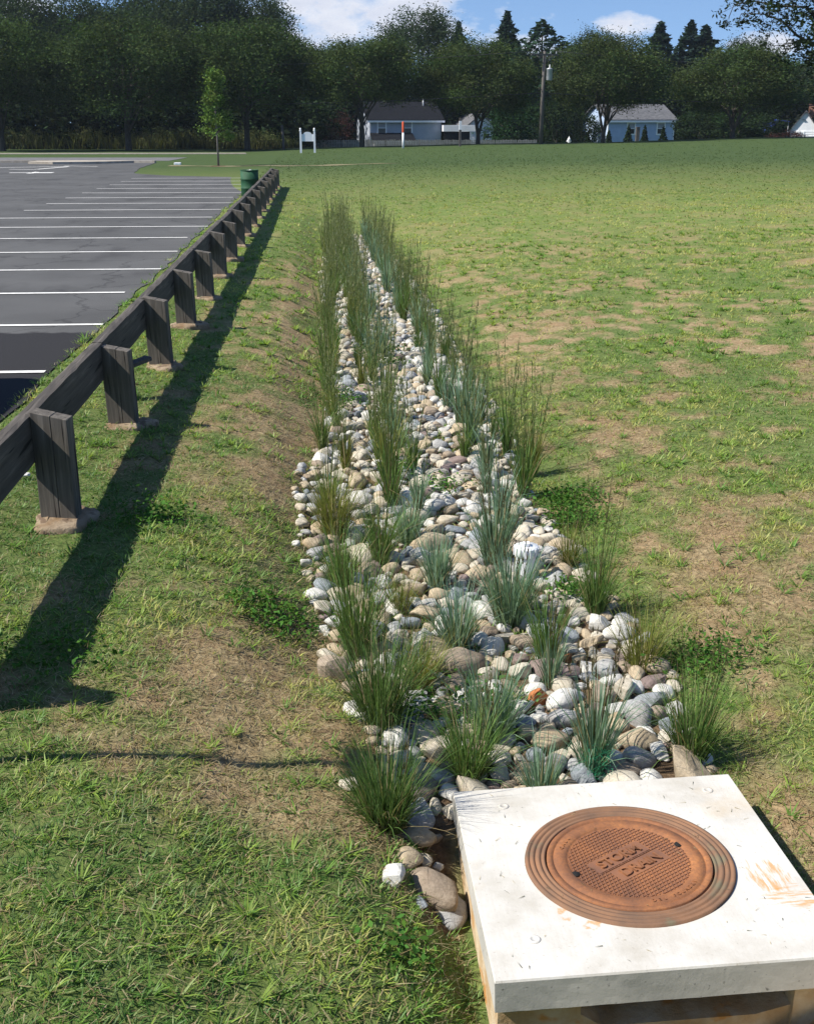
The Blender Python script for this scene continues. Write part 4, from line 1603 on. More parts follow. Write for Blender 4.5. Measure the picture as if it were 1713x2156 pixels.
# ------------------------------------------------------------------ green barrel
q = onz(527, 413, -.02)
br = thing('trash_barrel', 'dark green steel drum used as a trash barrel behind the timber fence', 'barrel', (q[0], q[1], -.05))
R0 = .295
mb = MB()
mb.lathe([(0, 0), (R0 - .01, 0), (R0, .012), (R0, .28), (R0 + .012, .292), (R0 + .012, .305), (R0, .317), (R0, .57), (R0 + .012, .582), (R0 + .012, .595), (R0, .607), (R0, .86), (R0 - .02, .86), (R0 - .02, .05), (0, .05)], 40)
mb.build('drum', M['green_paint'], br)
MB().lathe([(R0 + .002, .855), (R0 + .012, .86), (R0 + .012, .882), (R0, .886), (R0 - .024, .88), (R0 - .024, .86)], 40).build('rim', M['green_paint'], br)
mb = MB()
for i in range(14):
    a = r_.uniform(0, 6.28)
    s = r_.uniform(.03, .06)
    mb.box(-s, s, -s * .7, s * .7, -s * .4, s * .4, .01, Matrix.Translation((r_.uniform(.0, .22) * math.cos(a), .2 * math.sin(a), .82 + r_.uniform(0, .05))) @ Matrix.Rotation(a, 4, 'Z') @ Matrix.Rotation(a * 2, 4, 'X'))
tag(mb.build('trash', M['litter']), 'pale paper trash heaped at the top of the green barrel', 'trash').location = br.location


# ------------------------------------------------------------------ trees
def foliage(P0, size, seed, base, var, per, spread, flat=.5):
    g = np.random.default_rng(seed)
    n = len(P0)
    rep = np.repeat(np.arange(n), per)
    off = g.normal(0, 1, (len(rep), 3)) * spread
    off[:, 2] *= .75
    P = P0[rep] + off
    cl_ = (g.uniform(1 - var, 1 + var, (n, 1)) * np.array([1, 1, 1]) + g.normal(0, .07, (n, 3)))[rep]
    col = np.clip(np.array(base) * cl_ * g.uniform(.7, 1.35, (len(rep), 1)), .004, 1)
    return leafquads(P, size, g, col, flat)


def limb_path(a, b, g, sag=.1, n=5):
    a, b = np.array(a), np.array(b)
    pts = []
    for i in range(n + 1):
        t = i / n
        p = a + (b - a) * t
        p[2] += math.sin(t * math.pi) * sag * np.linalg.norm(b - a)
        p += g.normal(0, .02, 3) * np.linalg.norm(b - a) * (0 < i < n)
        pts.append(p)
    return pts


def round_tree(seed, height, radius, clear, trunk_r, leaf, base, clusters=90, per=75, limbs=14, spread=.55, multi=1, var=.3, top=.9):
    """trunk and crown meshes; crown is an uneven ellipsoid of leaf clusters"""
    g = np.random.default_rng(seed)
    cz, rz = (height + clear) / 2, (height - clear) / 2
    u = g.normal(0, 1, (clusters * 3, 3))
    u /= np.linalg.norm(u, axis=1)[:, None]
    u = u[u[:, 2] > -.75][:clusters]
    lump = 1 + .30 * (fbm(u[:, 0] * 2 + seed, u[:, 1] * 2 + u[:, 2] * 2.2, seed, 3) - .5) * 2
    rr = g.uniform(.45, 1.0, len(u)) ** .6
    C0 = np.stack([u[:, 0] * radius * rr * lump, u[:, 1] * radius * rr * lump, cz + u[:, 2] * rz * rr * lump * top], 1)
    V, F, C = foliage(C0, leaf, seed + 1, base, var, per, spread)
    crown = npmesh('crown', V, F, M['leaf'], C)
    mb = MB()
    forks = []
    for k in range(multi):
        a = 2 * math.pi * k / multi + seed
        top_ = np.array([math.cos(a) * radius * .25 * (multi > 1), math.sin(a) * radius * .25 * (multi > 1), clear + (height - clear) * .55])
        foot = np.array([math.cos(a) * trunk_r * .3 * (multi > 1), math.sin(a) * trunk_r * .3 * (multi > 1), -.3])
        mid = np.array([foot[0], foot[1], clear * .55])
        pts = [foot, foot + [0, 0, .35], mid, mid + (top_ - mid) * .5, top_]
        k_ = trunk_r * (1 if multi == 1 else .62)
        mb.tube(pts, [k_ * 1.35, k_ * 1.08, k_ * .9, k_ * .6, k_ * .25], 9)
        forks.append((mid, top_))
    order = g.permutation(len(C0))[:limbs]
    for j, i in enumerate(order):
        a, b = forks[j % multi]
        st = a + (b - a) * g.uniform(.0, .8)
        mb.tube(limb_path(st, C0[i], g, .12), list(np.linspace(trunk_r * .38, trunk_r * .07, 6)), 6, False)
    return mb.mesh('trunk', M['bark']), crown


def conifer(seed, height, radius, base, leaf=.22, n=2600, col_=False):
    g = np.random.default_rng(seed)
    t = g.uniform(0, 1, n) ** .6
    z = height * (1 - t * .95)
    whorl = .84 + .16 * np.sin(z * (9.0 if not col_ else 2.2) / 1.6 + seed)
    rmax = radius * (t ** .85 if not col_ else np.minimum(1, t * 3.2) ** .7) * whorl
    a = g.uniform(0, 6.28, n)
    lob = 1 + .22 * np.sin(a * 5 + z * 1.3 + seed)
    r = rmax * lob * g.uniform(.25, 1, n) ** .5
    P = np.stack([np.cos(a) * r, np.sin(a) * r, z - r * .28], 1)
    col = np.array(base) * g.uniform(.55, 1.5, (n, 1))
    V, F, C = leafquads(P, leaf, g, col, .3)
    crown = npmesh('crown', V, F, M['leaf'], C)
    mb = MB()
    mb.tube([(0, 0, -.3), (0, 0, height * .5), (0, 0, height * .97)], [radius * .09, radius * .05, .02], 7)
    return mb.mesh('trunk', M['bark']), crown


def plant(name, label, cat, meshes, x, y, z=None, rz=0, s=(1, 1, 1), group=None):
    t = thing(name, label, cat, (x, y, float(gz(x, y)) if z is None else z), rz, group)
    t.scale = s
    link('trunk', meshes[0], t)
    link('crown', meshes[1], t)
    return t


DG = (.034, .053, .026)           # dark summer foliage
OG = (.052, .075, .028)
ST = [round_tree(400 + i, 10.0, 5.2, (1.7, 1.7, 1.7, 1.7, 3.1)[i], .24, .10, OG if i > 1 else (.046, .070, .026), 190, 260, 18, .60, (1, 1, 3, 3, 1)[i]) for i in range(5)]
#        base px, top px, radius, mesh, label
SPECT = [(8, 22, 5.6, 0, 'leftmost dark round street tree behind the parking lot'),
         (268, 22, 6.3, 1, 'dark round street tree with a plain trunk left of the sapling'),
         (519, 30, 6.3, 0, 'big dark street tree right behind the young sapling'),
         (762, 76, 5.0, 4, 'street tree partly covering the left end of the grey house'),
         (1008, 82, 5.0, 2, 'forked street tree between the grey house and the utility pole'),
         (1265, 72, 5.0, 3, 'many-stemmed street tree beside the light blue house'),
         (1545, 98, 5.9, 2, 'broad street tree right of the light blue house')]
for (bx, ty, rad, mi, lab) in SPECT:
    p, t = ony(bx, 300, 105), ony(bx, ty, 105)
    z = float(gz(p[0], 105))
    sz = (t[2] - z) / 10.0
    plant('street_tree', lab, 'tree', ST[mi], p[0], 105 + r_.uniform(-1, 1), z, r_.uniform(0, 6), (rad / 5.2, rad / 5.2, sz), 'row of street trees')
BT = [round_tree(430 + i, 16.0, 6.5, 2.5, .35, .15, DG if i != 3 else (.030, .048, .030), 210, 240, 10, .85) for i in range(4)]
BACK = [(40, -30, 150, 8.0, 0, 'tallest background tree at the far left edge of the wood'), (175, -10, 152, 7.5, 1, 'tall background tree between the two leftmost street trees'), (330, -22, 155, 7.5, 2, 'tall background tree above the lot, behind the second street tree'),
        (425, -55, 150, 7.0, 0, 'tallest background tree behind the sapling'), (545, -12, 152, 6.6, 1, 'background tree with ragged top beside the big cloud'), (640, 78, 158, 6.0, 2, 'lower background tree under the big cloud'),
        (735, 95, 165, 6.0, 0, 'low dark tree behind the grey house chimney side'), (882, 17, 160, 6.8, 1, 'rounded dark tree towering behind the grey house'), (965, 105, 168, 6.5, 2, 'dark background tree right of the towering rounded one'), (1075, 100, 170, 6.5, 0, 'dark background tree left of the utility pole'),
        (1180, 105, 170, 6.5, 1, 'dark background tree right of the utility pole'), (1250, 58, 158, 5.5, 2, 'dark tree rising above the many-stemmed street tree'), (1330, 110, 168, 6.0, 0, 'background tree behind the light blue house'),
        (1470, 112, 170, 7.0, 1, 'dark background tree below the pair of spruces'), (1562, 66, 150, 4.4, 3, 'blue-green background tree alone against the sky at the right'), (1650, 128, 150, 6.5, 2, 'dark background tree at the far right edge'), (1740, 120, 152, 7.0, 0, 'dark background tree cut by the right edge')]
for (bx, ty, Yd, rad, mi, lab) in BACK:
    p, t = ony(bx, 300, Yd), ony(bx, ty, Yd)
    z = float(gz(p[0], Yd))
    plant('background_tree', lab, 'tree', BT[mi], p[0], Yd, z, r_.uniform(0, 6), (rad / 6.5, rad / 6.5, (t[2] - z) / 16.0), 'trees behind the houses')
CT = [conifer(460 + i, 14, 3.6, (.026, .046, .036), .26, 7500) for i in range(2)]
CYP = conifer(470, 14, 3.0, (.026, .050, .030), .24, 7500, True)
for (bx, ty, Yd, rad, mm, lab) in ((962, 44, 160, 2.6, CT[0], 'small spruce tip right of the towering rounded tree'), (1061, 24, 155, 3.6, CT[1], 'pointed dark spruce left of the utility pole'), (1133, 40, 150, 3.6, CYP, 'smooth cone shaped evergreen above the utility pole'),
                                    (1374, 44, 158, 3.8, CT[0], 'pointed spruce left of the pair of spruces'), (1436, 42, 160, 3.9, CT[1], 'left spruce of the close pair on the right'), (1466, 52, 161, 4.2, CT[0], 'right spruce of the close pair on the right')):
    p, t = ony(bx, 300, Yd), ony(bx, ty, Yd)
    z = float(gz(p[0], Yd))
    plant('spruce_tree', lab, 'conifer', mm, p[0], Yd, z, r_.uniform(0, 6), (rad / 1.9, rad / 1.9, (t[2] - z) / 14.0), 'evergreens on the skyline')

# small evergreens and shrubs by the houses
SC = [conifer(480 + i, 2.2, .75, (.022, .036, .016), .10, 1500) for i in range(2)]
for i, (bx, ty, Yd, rad, lab) in enumerate(((1236, 276, 118, .75, 'small evergreen leftmost in front of the grey garage roof'), (1280, 274, 120, .9, 'small evergreen under the many-stemmed street tree'), (1321, 262, 122, .85, 'small evergreen in front of the left window of the blue house'),
                                            (1355, 262, 122, .85, 'small evergreen between the two windows of the blue house'), (1394, 264, 122, .85, 'small evergreen in front of the right window of the blue house'))):
    p, t = ony(bx, 306, Yd), ony(bx, ty, Yd)
    z = float(gz(p[0], Yd))
    plant('small_evergreen', lab, 'shrub', SC[i % 2], p[0], Yd, z, i, (rad / .75, rad / .75, (t[2] - z) / 2.2), 'small evergreens by the blue house')
SH = [round_tree(490 + i, 4.0, 2.4, .1, .10, .13, (.022, .050, .020) if i == 0 else (.020, .034, .014), 70, 70, 5, .38, var=.25) for i in range(2)]
RS = round_tree(495, 3.0, 2.2, .1, .08, .11, (.045, .022, .020), 50, 60, 4, .36)
for (bx, ty, Yd, rx, mm, lab) in ((1075, 216, 128, 2.9, SH[0], 'large bright green shrub left of the utility pole'), (1170, 205, 134, 2.4, SH[1], 'dark tall shrub right of the utility pole'), (1222, 232, 142, 2.2, SH[1], 'dark shrub behind the grey garage roof'),
                                  (1470, 226, 132, 2.8, SH[1], 'dark shrub just right of the blue house'), (1540, 232, 128, 3.2, SH[1], 'wide dark shrub under the broad street tree'), (1600, 240, 140, 3.0, SH[1], 'dark shrub left of the blue tarp'), (1650, 276, 118, 2.3, RS, 'low dark reddish shrub in front of the blue tarp'),
                                  (710, 238, 128, 2.0, RS, 'brownish red shrub left of the grey house'), (640, 205, 124, 3.2, SH[1], 'tall loose shrub behind the white sign'), (690, 262, 140, 2.5, SH[1], 'dark shrub behind the small grey shed')):
    p, t = ony(bx, 306, Yd), ony(bx, ty, Yd)
    z = float(gz(p[0], Yd))
    plant('shrub', lab, 'shrub', mm, p[0], Yd, z, r_.uniform(0, 6), (rx / 2.4, rx / 2.4, (t[2] - z) / (3.0 if mm is RS else 4.0)), 'shrubs around the houses')

# dark undergrowth closing the wood, and the band of tall weeds at its edge
g_ = np.random.default_rng(91)
n = 3000
x = g_.uniform(-75, 110, n)
y = 150 + g_.uniform(-10, 22, n)
y = np.where(x < -2, y - 26, y)
P0 = np.stack([x, y, gz(x, y) + g_.uniform(.2, 6.8, n)], 1)
hid = (P0[:, 0] > 3) & (P0[:, 0] < 52) & (P0[:, 1] < 152)
P0 = P0[~hid]
V, F, C = foliage(P0, .34, 92, (.022, .036, .018), .4, 70, .95)
tag(link('undergrowth', npmesh('undergrowth', V, F, M['leaf'], C)), kind='stuff')
n = 9000
x = g_.uniform(-46, -1.5, n)
y = 112 + g_.uniform(0, 6, n) + .04 * np.abs(x)
hgt = (1.1 + 1.5 * fbm(x * .33, y * .4, 61, 4)) * (.45 + .55 * ss(-1.5, -8, x)) * g_.uniform(.6, 1.1, n)
c = np.array([(.075, .088, .038)]) * g_.uniform(.55, 1.45, (n, 1)) + np.array([(.03, .018, .004)]) * g_.uniform(0, 1, (n, 1))
V, F, C = blades(np.stack([x, y, gz(x, y) - .1], 1), g_.uniform(0, 6.28, n), hgt, g_.uniform(0, .35, n), g_.uniform(0, .7, n), np.full(n, .10), 2, c * .8, c)
nb = 700
x = g_.uniform(-48, -2, nb)
y = 112.5 + g_.uniform(0, 6, nb) + .04 * np.abs(x)
zz = gz(x, y) + (1.1 + 1.4 * fbm(x * .33, y * .4, 61, 4)) * (.45 + .55 * ss(-1.5, -8, x)) * g_.uniform(.1, .95, nb)
V2, F2, C2 = foliage(np.stack([x, y, zz], 1), .075, 93, (.10, .12, .05), .4, 60, .30)
F2 = np.concatenate([F2[:, :3], F2[:, [0, 2, 3]]])
V, F, C = joined([(V, F, C), (V2, F2, C2)])
tag(link('tall_weeds', npmesh('tall_weeds', V, F, M['leaf'], C)), kind='stuff')

# the sapling
p, t = onz(460, 350, -.02), None
t = ony(452, 144, p[1])
g = np.random.default_rng(63)
hs = t[2] + .02
cl_ = []
for i in range(64):
    k = g.uniform(0, 1)
    z = hs * (.30 + .68 * k)
    rmax = (1.05 if k < .18 else .78) * (1 - k) ** .55 + .06
    a = g.uniform(0, 6.28)
    rr = rmax * g.uniform(.2, 1) ** .6
    cl_.append((math.cos(a) * rr, math.sin(a) * rr, z))
cl_ = np.array(cl_)
V, F, C = foliage(cl_, .075, 64, (.11, .17, .045), .35, 60, .17)
crown = npmesh('crown', V, F, M['leaf'], C)
mb = MB()
mb.tube([(0, 0, -.1), (.01, 0, hs * .3), (0, .02, hs * .65), (-.02, 0, hs * .96)], [.065, .05, .03, .01], 8)
for q in cl_[::4]:
    mb.tube(limb_path((0, 0, max(hs * .25, q[2] - .5)), q, g, .05, 3), [.016, .012, .008, .004], 5, False)
plant('young_tree', 'slim young green tree with a pale trunk standing in the lawn beyond the fence', 'tree', (mb.mesh('trunk', M['bark_pale']), crown), p[0], p[1], -.05)
mb = MB()
mb.lathe([(0, .07), (.35, .06), (.62, .02), (.75, -.05)], 28)
tag(mb.build('mulch_ring', M['mulch'], None, (p[0], p[1], -.045)), kind='structure')

# the big tree whose branches hang into the upper right corner
g = np.random.default_rng(29)
tb = ony(1845, 330, 48)
big = thing('overhanging_tree', 'big dark tree reaching into the top right corner with loose leafy branches', 'tree', (tb[0], 48, float(gz(tb[0], 48))))
mb = MB()
z0 = big.location.z
loc = lambda x, y, Y=48: np.array(ony(x, y, Y)) - np.array(big.location)
top = loc(1815, -260)
mb.tube([(0, 0, -.3), (-.05, 0, 1.6), (-.1, .1, 3.4), top * .75, top], [.42, .33, .29, .2, .08], 10)
C0 = []
for (ex, ey, eY) in ((1560, 28, 47), (1600, -60, 48), (1545, 8, 48.5), (1640, 95, 47.5), (1688, 120, 47), (1720, 170, 46), (1760, 60, 49), (1900, 40, 46), (1960, 150, 49), (1850, -200, 46), (1680, -130, 49), (2000, -80, 48), (1740, -330, 48), (1720, 60, 44), (1900, -350, 50)):
    e = loc(ex, ey, eY)
    st = np.array([-.1, .1, 3.0 + g.uniform(0, 1.8)])
    pts = limb_path(st, e, g, .10, 7)
    mb.tube(pts, list(np.linspace(.10, .014, 8)), 6, False)
    for t in np.linspace(.38, 1.0, 11):
        i = min(6, int(t * 7))
        p0 = pts[i] + (pts[i + 1] - pts[i]) * (t * 7 - i)
        for _ in range(3):
            q = p0 + g.normal(0, .38, 3) + np.array([0, 0, -.05])
            mb.tube([p0, (p0 + q) / 2 + g.normal(0, .04, 3), q], [.014, .009, .004], 4, False)
            C0.append(q)
mb.build('trunk', M['bark'], big)
V, F, C = foliage(np.array(C0), .085, 30, (.022, .032, .016), .4, 26, .17)
link('crown', npmesh('crown', V, F, M['leaf'], C), big)


# ------------------------------------------------------------------ houses
def window(parent, x, z, w, h, mat_frame=None):
    """two-sash window in a wall at local y = 0, its own frame, panes and blind"""
    mf = mat_frame or M['white_paint']
    mb = MB()
    f = .15
    for (a, b, c, d) in ((x - w / 2 - f, x + w / 2 + f, z - f, z), (x - w / 2 - f, x + w / 2 + f, z + h, z + h + f), (x - w / 2 - f, x - w / 2, z, z + h), (x + w / 2, x + w / 2 + f, z, z + h), (x - w / 2, x + w / 2, z + h / 2 - .035, z + h / 2 + .035)):
        mb.box(a, b, -.09, -.004, c, d)
    o = mb.build('window', mf, parent)
    MB().box(x - w / 2, x + w / 2, -.05, -.02, z, z + h / 2 - .037).build('pane', M['glass'], o)
    MB().box(x - w / 2, x + w / 2, -.05, -.02, z + h / 2 + .037, z + h).build('blind', M['blind'], o)
    return o


def siding(mb, x0, x1, y, z0, z1, step=.24):
    z = z0
    while z < z1 - .01:
        t = min(z + step, z1)
        mb.quad((x0, y - .035, z), (x1, y - .035, z), (x1, y - .004, t), (x0, y - .004, t))
        mb.quad((x0, y - .004, z), (x1, y - .004, z), (x1, y - .035, z), (x0, y - .035, z))
        z = t


def gable_house(name, label, x0, x1, Y, zb, ze, zr, depth, wall, roof, rz=0.0, over=.35, ridge='x'):
    w = x1 - x0
    t = thing(name, label, 'house', ((x0 + x1) / 2, Y, zb), rz)
    h, r = ze - zb, zr - zb
    hw = w / 2
    mb = MB()
    mb.box(-hw, hw, .0, depth, 0, h)
    if ridge == 'x':
        mb.prism([(0, h), (depth, h), (depth / 2, r - .1)], 'x', -hw + .002, hw - .002)
    else:
        mb.prism([(-hw, h), (hw, h), (0, r - .1)], 'y', .002, depth)
    siding(mb, -hw, hw, 0, .02, h)
    mb.build('wall', wall, t)
    mb = MB()
    th = .14
    if ridge == 'x':
        k = (r - h) / (depth / 2)
        for s in (0, 1):
            y0, y1 = (-over, depth / 2) if s == 0 else (depth + over, depth / 2)
            za = h - over * k
            mb.prism([(y0, za), (y1, r), (y1, r + th), (y0, za + th)], 'x', -hw - over, hw + over)
    else:
        k = (r - h) / hw
        for s in (-1, 1):
            za = h - over * k
            mb.prism([(s * (hw + over), za), (0, r), (0, r + th), (s * (hw + over), za + th)], 'y', -over, depth + over)
    rf = mb.build('roof', roof, t)
    return t, rf, h, r


p0, p1 = ony(777, 300, 140), ony(930, 300, 140)
ze, zr = ony(853, 251, 140)[2], ony(853, 216, 144)[2]
zb = -1.6
hx = (p0[0] + p1[0]) / 2
t, rf, h, r = gable_house('grey_house', 'grey sided house with dark shingle roof and two white windows behind the picket fence', p0[0], p1[0], 140, zb, ze, zr, 8, M['siding_grey'], M['roof_dark'], R(9))
for wx in (802.5, 858):
    a = ony(wx, 280.5, 140)
    b = ony(wx, 257, 140)
    window(t, a[0] - hx, a[2] - zb, .86, b[2] - a[2])
a, b = ony(777, 294, 140), ony(868, 279, 140)
mb = MB()
lx0, lx1 = a[0] - hx, b[0] - hx
mb.prism([(-2.2, a[2] - zb - .15), (-.01, b[2] - zb), (-.01, b[2] - zb - .12), (-2.2, a[2] - zb - .28)], 'x', lx0, lx1)
mb.build('porch_roof', M['roof_dark'], t)
mb = MB()
mb.box(lx0, lx1, -2.26, -2.205, a[2] - zb - .42, a[2] - zb - .13)
mb.box(-(p1[0] - p0[0]) / 2 - .35, (p1[0] - p0[0]) / 2 + .35, -.42, -.36, h - .33, h - .12)
mb.build('gutter', M['white_paint'], t)
mb = MB()
for x in (lx0 + .1, lx1 - .1, (lx0 + lx1) / 2):
    mb.box(x - .06, x + .06, -2.15, -2.03, 0, a[2] - zb - .29)
mb.build('porch_post', M['white_paint'], t)
a = ony(900, 214, 143)
MB().tube([(a[0] - hx, 3.0, r - .9), (a[0] - hx, 3.0, r + .45)], [.09, .09], 10).build('vent_pipe', M['galv'], rf)
# flat roofed lean-to with a dark screen at the right of the grey house
a, b = ony(931, 262, 139), ony(1000, 272, 139)
t = thing('carport', 'flat pale roofed carport with a dark screen right of the grey house', 'carport', (a[0] + .2, 139, -1.6))
wd = b[0] - a[0]
MB().box(-.1, wd, -.4, 5, a[2] + 1.6 - .75, a[2] + 1.6 - .05).build('roof', M['siding_white'], t)
MB().box(0, wd * .78, -.2, -.12, 0, a[2] + 1.6 - .76).build('screen', M['roof_dark'], t)
mb = MB()
for x in (.1, wd * .84, wd - .1):
    mb.box(x - .07, x + .07, -.1, .04, 0, a[2] + 1.6 - .76)
mb.build('post', M['white_paint'], t)
# white house glimpsed through the forked tree
a, b = ony(985, 300, 146), ony(1037, 300, 146)
ze, zr = ony(1000, 262, 146)[2], ony(1010, 240, 146)[2]
t, rf, h, r = gable_house('white_house', 'white gabled house half hidden behind the forked street tree', a[0], b[0], 146, -1.6, ze, zr, 8, M['siding_white'], M['roof_grey'], R(5), ridge='y')
window(t, .7, h - 1.6, .8, 1.2)
MB().box(-1.5, -.6, -.07, -.004, .1, 2.1).build('door', M['white_paint'], t)
# light blue house
a, b = ony(1274, 300, 140), ony(1420, 300, 140)
ze, zr = ony(1350, 251, 140)[2], ony(1350, 221, 144)[2]
hx = (a[0] + b[0]) / 2
t, rf, h, r = gable_house('blue_house', 'light blue sided cottage with a worn grey roof and two windows', a[0], b[0], 140, -1.6, ze, zr, 8, M['siding_blue'], M['roof_grey'], R(9))
for wx in (1326, 1392):
    q0, q1 = ony(wx, 281, 140), ony(wx, 259, 140)
    window(t, q0[0] - hx, q0[2] + 1.6, .86, q1[2] - q0[2])
mb = MB()
hw = (b[0] - a[0]) / 2
for x in (-hw - .05, hw - .07):
    mb.box(x, x + .12, -.06, .06, 0, h)
mb.box(-hw - .35, hw + .35, -.42, -.36, h - .33, h - .12)
mb.build('trim', M['white_paint'], t)
q = ony(1341, 290, 128)
pp = thing('wooden_post', 'square brown wooden post between the windows of the blue house', 'post', (q[0], 128, -1.2))
zt = ony(1341, 268, 128)[2] + 1.2
MB().box(-.19, .19, -.19, .19, 0, zt, .01).build('post', M['old_wood'], pp)
MB().prism([(-.24, zt), (.24, zt), (.16, zt + .07), (-.16, zt + .07)], 'y', -.24, .24).build('cap', M['old_wood'], pp)
# low grey garage roof left of the blue house
a, b = ony(1197, 300, 150), ony(1258, 300, 150)
zr = ony(1220, 276, 150)[2]
gable_house('garage', 'low garage with a pale grey roof left of the blue house', a[0], b[0], 150, -1.6, zr - 1.6, zr, 7, M['siding_grey'], M['roof_grey'], R(9))
# small shed left of the grey house
a, b = ony(668, 300, 136), ony(737, 300, 136)
zr = ony(702, 285, 136)[2]
gable_house('garden_shed', 'small dark shed with a shallow grey gable left of the grey house', a[0], b[0], 136, -1.4, zr - .95, zr, 4, M['old_wood'], M['roof_grey'], R(3), .2, 'y')
# far right white gable with chimney
a, b = ony(1663, 300, 138), ony(1716, 300, 138)
zr, ze = ony(1688, 234, 138)[2], ony(1663, 273, 138)[2]
t, rf, h, r = gable_house('white_gable_house', 'white gable ended house with a chimney at the far right edge', a[0], b[0], 138, -1.4, ze, zr, 11, M['siding_white'], M['roof_grey'], R(-24), .25, 'y')
mb = MB()
q = ony(1690, 229, 141)
mb.box(.2, .9, 3, 3.7, r - .9, r + .75)
mb.box(.14, .96, 2.94, 3.76, r + .751, r + .86)
mb.build('chimney', M['brick'], rf)
window(t, -.5, h - 1.5, .8, 1.2)
a, b = ony(1607, 276, 140), ony(1652, 251, 140)
t = thing('blue_tarp_shelter', 'bright blue tarp shelter beside the white gable house', 'tarp', ((a[0] + b[0]) / 2, 140, -1.4))
w = (b[0] - a[0]) / 2
zt = b[2] + 1.4
mb = MB()
mb.prism([(-w, zt - 1.5), (-.1, zt), (w, zt - .2), (w, zt - .26), (-.1, zt - .07), (-w, zt - 1.56)], 'y', -1.5, 2)
mb.build('tarp', M['tarp_blue'], t)
mb = MB()
for x in (-w + .1, w - .1):
    for y in (-1.4, 1.9):
        mb.tube([(x, y, 0), (x, y, zt - 1.45 if x < 0 else zt - .25)], [.03, .03], 6)
mb.build('frame', M['galv'], t)

# ------------------------------------------------------------------ far street furniture
q = ony(1138, 302, 101)
zt = ony(1141, 107, 101)[2]
zb = float(gz(q[0], 101))
po = thing('utility_pole', 'tall wooden utility pole with a crossarm and a grey transformer', 'utility pole', (q[0], 101, zb))
hh = zt - zb
MB().tube([(0, 0, -.5), (0, 0, hh * .5), (.05, 0, hh)], [.19, .165, .12], 12).build('pole', M['pole_wood'], po)
mb = MB()
mb.box(-1.2, 1.2, -.19, -.08, hh - .35, hh - .22, 0, Matrix.Rotation(R(8), 4, 'Z'))
mb.tube([(-.7, -.12, hh - .3), (0.03, -.12, hh - 1.0), (.7, -.12, hh - .3)], [.025, .025, .025], 6)
mb.build('crossarm', M['pole_wood'], po)
for x in (-1.05, -.55, .55, 1.05):
    MB().lathe([(0, 0), (.03, 0), (.06, .05), (.04, .09), (.06, .13), (.03, .19), (0, .19)], 12, (x, -.13 + x * .14, hh - .22)).build('insulator', M['galv'], po)
zz = ony(1148, 156, 101)[2] - zb
MB().lathe([(0, -.48), (.24, -.48), (.26, -.44), (.26, .38), (.28, .40), (.28, .44), (.1, .52), (.05, .56), (.05, .78), (0, .78)], 20, (.50, -.12, zz)).build('transformer', M['galv'], po)
q = ony(1421, 300, 172)
zt = ony(1421, 202, 172)[2]
zb = float(gz(q[0], 172))
p2 = thing('utility_pole', 'distant utility pole rising behind the blue house roof with a small transformer', 'utility pole', (q[0], 172, zb))
h2 = zt - zb
MB().tube([(0, 0, -.5), (0, 0, h2)], [.19, .13], 10).build('pole', M['pole_wood'], p2)
MB().box(-3.6, 1.4, -.19, -.08, h2 - .75, h2 - .6).build('crossarm', M['galv'], p2)
MB().lathe([(0, -.6), (.3, -.6), (.3, .45), (.1, .6), (0, .6)], 16, (.5, -.1, h2 - 2.6)).build('transformer', M['galv'], p2)


def cable(name, label, a, b, sag, r=.022):
    a, b = Vector(a), Vector(b)
    pts = []
    for i in range(25):
        t = i / 24
        p = a.lerp(b, t)
        p.z -= sag * 4 * t * (1 - t)
        pts.append(p - a)
    mb = MB()
    mb.tube(pts, [r] * 25, 6)
    tag(mb.build(name, M['cable'], None, a), label, 'power line')


top = Vector((po.location.x, 101, po.location.z + hh))
cable('power_line', 'upper power line running right from the tall utility pole', top + Vector((1.0, 0, .0)), top + Vector((62, 6, .2)), 1.3)
cable('power_line', 'upper power line running left from the tall utility pole', top + Vector((-1.0, 0, .0)), top + Vector((-70, 4, .4)), 1.4)
cable('power_line', 'lower cable running left from the tall utility pole to the trees', top + Vector((-.1, 0, -3.3)), top + Vector((-70, 4, -2.9)), 1.2, .03)
cable('power_line', 'lower cable running right from the tall utility pole', top + Vector((.1, 0, -3.3)), top + Vector((62, 6, -3.2)), 1.0, .03)

# white sign between two posts
a, b = ony(633.5, 318, 90), ony(662.5, 318, 90)
zb = float(gz((a[0] + b[0]) / 2, 90)) - .05
sg = thing('entrance_sign', 'white wooden sign board with an arched top between two capped posts', 'sign', ((a[0] + b[0]) / 2, 90, zb))
hw = (b[0] - a[0]) / 2
zt = ony(648, 274, 90)[2] - zb
for s in (-1, 1):
    p = MB().box(s * hw - .075, s * hw + .075, -.075, .075, -.1, zt - .02).build('post', M['white_paint'], sg)
    MB().lathe([(0, 0), (.09, 0), (.09, .04), (.04, .06), (.075, .11), (.075, .15), (.03, .2), (0, .21)], 16, (s * hw, 0, zt - .02)).build('finial', M['white_paint'], p)
z0, z1, z2 = ony(648, 297, 90)[2] - zb, ony(648, 282, 90)[2] - zb, ony(648, 277, 90)[2] - zb
w = hw - .08
pts = [(-w, z0), (w, z0), (w, z1)] + [(w * .72 * math.cos(t), z1 + (z2 - z1) * math.sin(t)) for t in np.linspace(.02, math.pi - .02, 16)] + [(-w, z1)]
MB().prism(pts, 'y', -.03, .03).build('board', M['white_paint'], sg)
